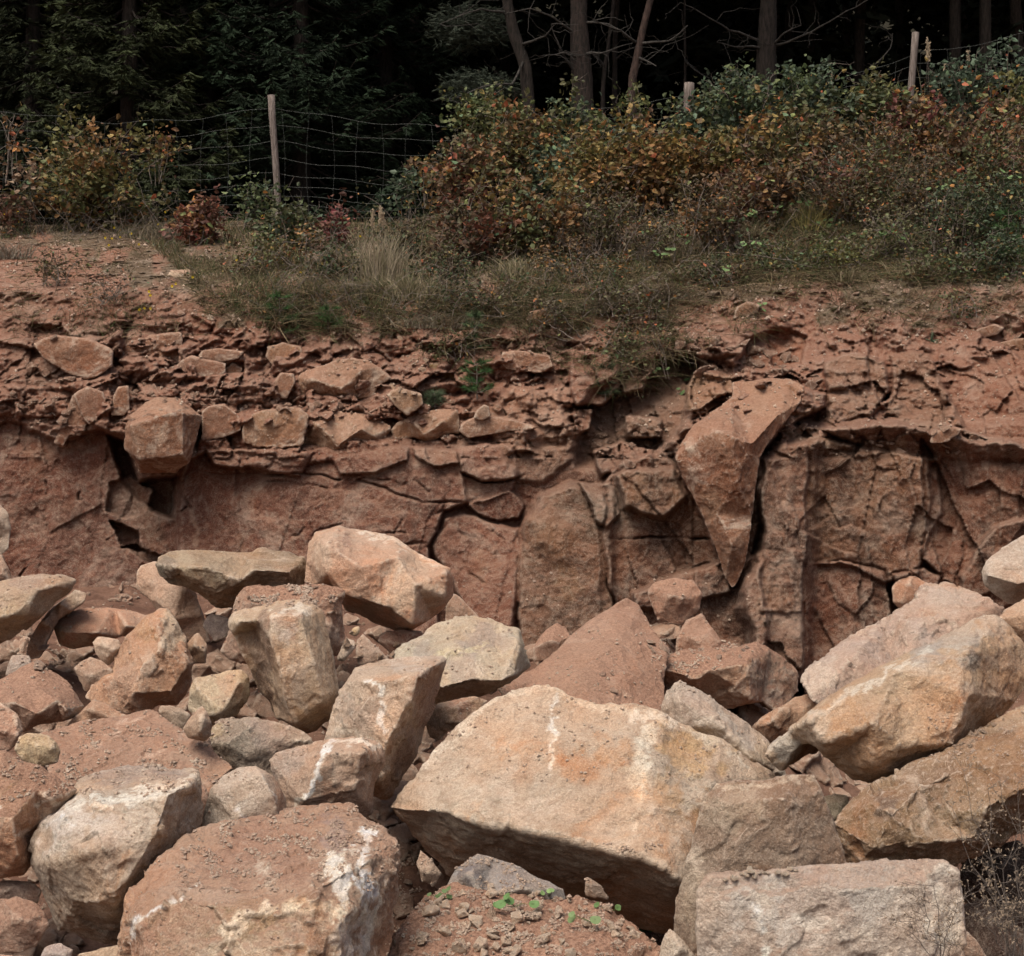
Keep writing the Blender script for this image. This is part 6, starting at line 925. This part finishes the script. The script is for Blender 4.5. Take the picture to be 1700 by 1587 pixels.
def pinebough(label, cx, cy, rx, ry, Y, n, c):
    r0 = at(cx, cy, Y); o = thing('pine_bough', r0, label, 'branch', 'low boughs at the edge of the wood'); q = rng.normal(size=(n, 3)); q /= np.linalg.norm(q, axis=1)[:, None]; q *= rng.random((n, 1))**.5; B = np.array(r0)+q*np.array((rx, rx*.6, ry))/F*Y; D = rng.normal(size=(n, 3))*np.array((1, 1, .6)); D /= np.linalg.norm(D, axis=1)[:, None]; a_, b_, c_ = sprays(B, D, rng.uniform(.1, .2, n), nf=7); V1, F1, m = blades(a_, b_, c_*1.1, .012, .1, 2); mesh('needles', rel(o, V1), F1, M_NEEDLE, True, o, dict(tint=np.repeat(np.tile(np.array(c)*rng.uniform(.6, 1.3, (n, 1)), (8, 1)), m, 0)))
    v, f = cat_([tube(wiggle(np.array(r0)+(rx/F*Y, .2, 0), B[k], 6, .1), (.008, .003), 4) for k in range(10)]); mesh('stem', rel(o, v), f, M_DEADWOOD, True, o)
pinebough('grey-green pine bough at the top centre', 780, 45, 75, 38, 23, 900, (.06, .075, .055)); pinebough('grey-green pine bough lower, behind the leafy crest', 800, 150, 70, 34, 22.8, 800, (.055, .07, .05))
# ---------------------------------------------------------------- wire fence
fo_ = thing('wire_fence', at(455, 365, 20), 'sagging square-mesh wire fence on wooden posts along the top of the bank', 'fence')
def post(a, b, r, Y, label):
    p0, p1 = at(*a, Y), at(*b, Y); L = (p1-p0); pp = [p0-L*.12]+[p0.lerp(p1, t/6) for t in range(7)]; v, f = tube(pp, (r*1.05, r*.97, r), 10); v2 = list(v)+[np.array(p1+L.normalized()*r*.25)]; n = len(v); tri = np.array([(n-10+j, n-10+(j+1) % 10, n) for j in range(10)]); bot = tri[:0]
    v2 = np.array(v2); v2[:, 0] += .004*fbm(v2*12, 2, 3); o = mesh('post', v2-np.array(fo_.location), [f, tri], M_POST, True, fo_); o['label'] = label
post((464, 378), (450, 158), .042, 20.0, 'tall thin leaning post'); post((1140, 250), (1144, 138), .062, 19.6, 'short pale post sunk in bramble'); post((1506, 235), (1520, 54), .045, 20.0, 'tall pale post on the right skyline')
post((-330, 395), (-335, 175), .042, 20.2, ''); post((1960, 215), (1965, 15), .045, 20, '')
def wires(x0, x1, top, bot, n, Y, dx=41):
    """horizontal wires follow the sag given by top(t) and bot(t) in photo rows at x0..x1"""
    out = []; xs_ = np.linspace(x0, x1, 40); fr = [0, .15, .30, .45, .58, .68, .77, .85, .92, 1.][:n]
    f2 = lambda x_, q: top(x_)*(1-q)+bot(x_)*q+2.2*math.sin(x_/23+q*9)
    for q in fr: out.append(tube([at(x_, f2(x_, q), Y+.02) for x_ in xs_], (.0012, .0012), 4))
    x_ = x0+dx*.3
    while x_ < x1: out.append(tube([at(x_+3*math.sin(x_+q*5), f2(x_, q), Y+.02) for q in np.linspace(0, 1, 14)], (.0008, .0008), 4)); x_ += dx
    return out
W_ = wires(-333, 454, lambda x_: float(np.interp(x_, [-333, 0, 190, 320, 454], [185, 184, 204, 198, 178])), lambda x_: float(np.interp(x_, [-333, 454], [392, 366])), 9, 20)
W_ += wires(458, 1140, lambda x_: float(np.interp(x_, [458, 520, 650, 800, 1140], [178, 190, 207, 210, 160])), lambda x_: float(np.interp(x_, [458, 640, 800, 1000, 1140], [366, 378, 352, 290, 260])), 9, 20)
W_ += wires(1144, 1512, lambda x_: float(np.interp(x_, [1144, 1330, 1512], [160, 155, 92])), lambda x_: float(np.interp(x_, [1144, 1512], [262, 225])), 6, 20); W_ += wires(1518, 1965, lambda x_: float(np.interp(x_, [1518, 1570, 1700, 1965], [86, 84, 56, 30])), lambda x_: float(np.interp(x_, [1518, 1965], [230, 200])), 7, 20)
v, f = cat_([w for w in W_]); mesh('wire_mesh', v-np.array(fo_.location), f, M_WIRE, True, fo_)
# ---------------------------------------------------------------- dry shrub at the lower right corner
def dry_shrub(label, px, py, Y, tips, c=1.):
    r0 = at(px, py, Y); o = thing('dry_plant', r0, label, 'plant', 'dry seeding stalks at the lower right'); tb_, hd = [], []
    for (a, b) in tips:
        e = at(a, b, Y+rng.normal(0, .05)); pa = wiggle(r0+Vector((rng.normal(0, .015), 0, 0)), e, 10, .09); tb_.append(tube(pa, (.0022, .0008), 4))
        for k in range(10):
            b0 = pa[rng.integers(4, 10)]; L = rng.uniform(.02, .07); e2 = b0+np.array((rng.normal(0, 1), rng.normal(0, .5), rng.uniform(-.1, 1)))*L; tb_.append(tube(wiggle(b0, e2, 4, .1), (.0010, .0006), 3)); hd.append(e2)
            for j in range(3): e3 = e2+rng.normal(0, .014, 3)+np.array((0, 0, .008)); tb_.append(tube(np.array([e2-(e2-b0)*.3, e3]), (.0007, .0005), 3)); hd.append(e3)
    v, f = cat_(tb_); mesh('stem', rel(o, v), f, M_TWIG, True, o); H_ = np.repeat(np.array(hd), 3, 0); V1, F1, m = leaves(H_, rng.uniform(.004, .010, len(H_)), .6, .3, 1); mesh('seed_sprinkle', rel(o, V1), F1, M_GRASS, False, o, dict(tint=np.tile((.30, .235, .17), (len(V1), 1))))
dry_shrub('pale dry plant with many tiny seed heads in the bottom right corner', 1690, 1600, 5.4, [(1640, 1480), (1655, 1450), (1690, 1440), (1700, 1465), (1665, 1500), (1610, 1500), (1680, 1510), (1650, 1530), (1715, 1430), (1630, 1460)])
dry_shrub('tall thin dry stalk reaching up across the dark ochre boulder', 1672, 1600, 5.5, [(1640, 1310), (1600, 1280), (1660, 1290), (1580, 1340), (1690, 1300)]); dry_shrub('faint dark dry twig in front of the squared block', 1578, 1640, 5.35, [(1530, 1490), (1550, 1470), (1590, 1500), (1510, 1530), (1570, 1540)])
# ---------------------------------------------------------------- the wood behind, and a dark slope added to block the sky
def mass(name, n, box, sz, cols, seed):
    lo, hi = np.array(box[0], float), np.array(box[1], float); nc = n//60; c = lo+rng.random((nc, 3))*(hi-lo); k = rng.integers(0, nc, n); P = c[k]+rng.normal(0, 1, (n, 3))*np.array((.7, .6, .28)); D = rng.normal(size=(n, 3))*np.array((1, 1, .45)); D[:, 2] -= .25; D /= np.linalg.norm(D, axis=1)[:, None]
    a_, b_, c_ = sprays(P, D, rng.uniform(.6, 1.3, n)*sz, nf=3); V1, F1, m = blades(a_, b_, c_, sz*.28, .15, 2); C_ = np.tile(np.array(cols)[rng.integers(0, len(cols), n)]*rng.uniform(.6, 1.2, (n, 1)), (4, 1)); tag(mesh(name, V1, F1, M_NEEDLE, True, None, dict(tint=np.repeat(C_, m, 0))), kind='stuff')
FC = [(.006, .010, .005), (.008, .011, .005), (.005, .009, .005)]
mass('forest', 46000, ((-15, 26.5, 2.5), (17, 40, 14)), .45, FC, 1); mass('forest_canopy', 30000, ((-16, 22, 8.6), (18, 42, 15)), .6, FC, 2)
tk = []
for k in range(46): X_, Y_ = rng.uniform(-10, 12), rng.uniform(25, 38); tk.append(tube([(X_, Y_, 2.5), (X_+rng.normal(0, .2), Y_, 8), (X_+rng.normal(0, .4), Y_, 13)], (.12, .05), 6))
v, f = cat_(tk); tag(mesh('forest_trunks', v, f, bark_material('shaded_bark', (.012, .01, .008), (.04, .032, .026))), kind='stuff')
N = NT('forest_floor', 1.); N.l(N.mix(N.noise(N.n('ShaderNodeTexCoord').outputs['Object'], 1.2, 8, .7), (.008, .008, .005), (.03, .026, .016)), N.b.inputs['Base Color'])
X_, Y_ = np.meshgrid(np.arange(-80, 81, 2.), np.arange(40, 100, 2.)); z_ = 2+26*smooth(Y_.ravel(), 40, 60)+1.2*fbm(np.stack([X_.ravel()*.1, Y_.ravel()*.1, 0*X_.ravel()], 1), 4, 3); tag(mesh('sky_block_slope', np.stack([X_.ravel(), Y_.ravel(), z_], 1), gridf(*X_.shape), N.m), kind='structure')
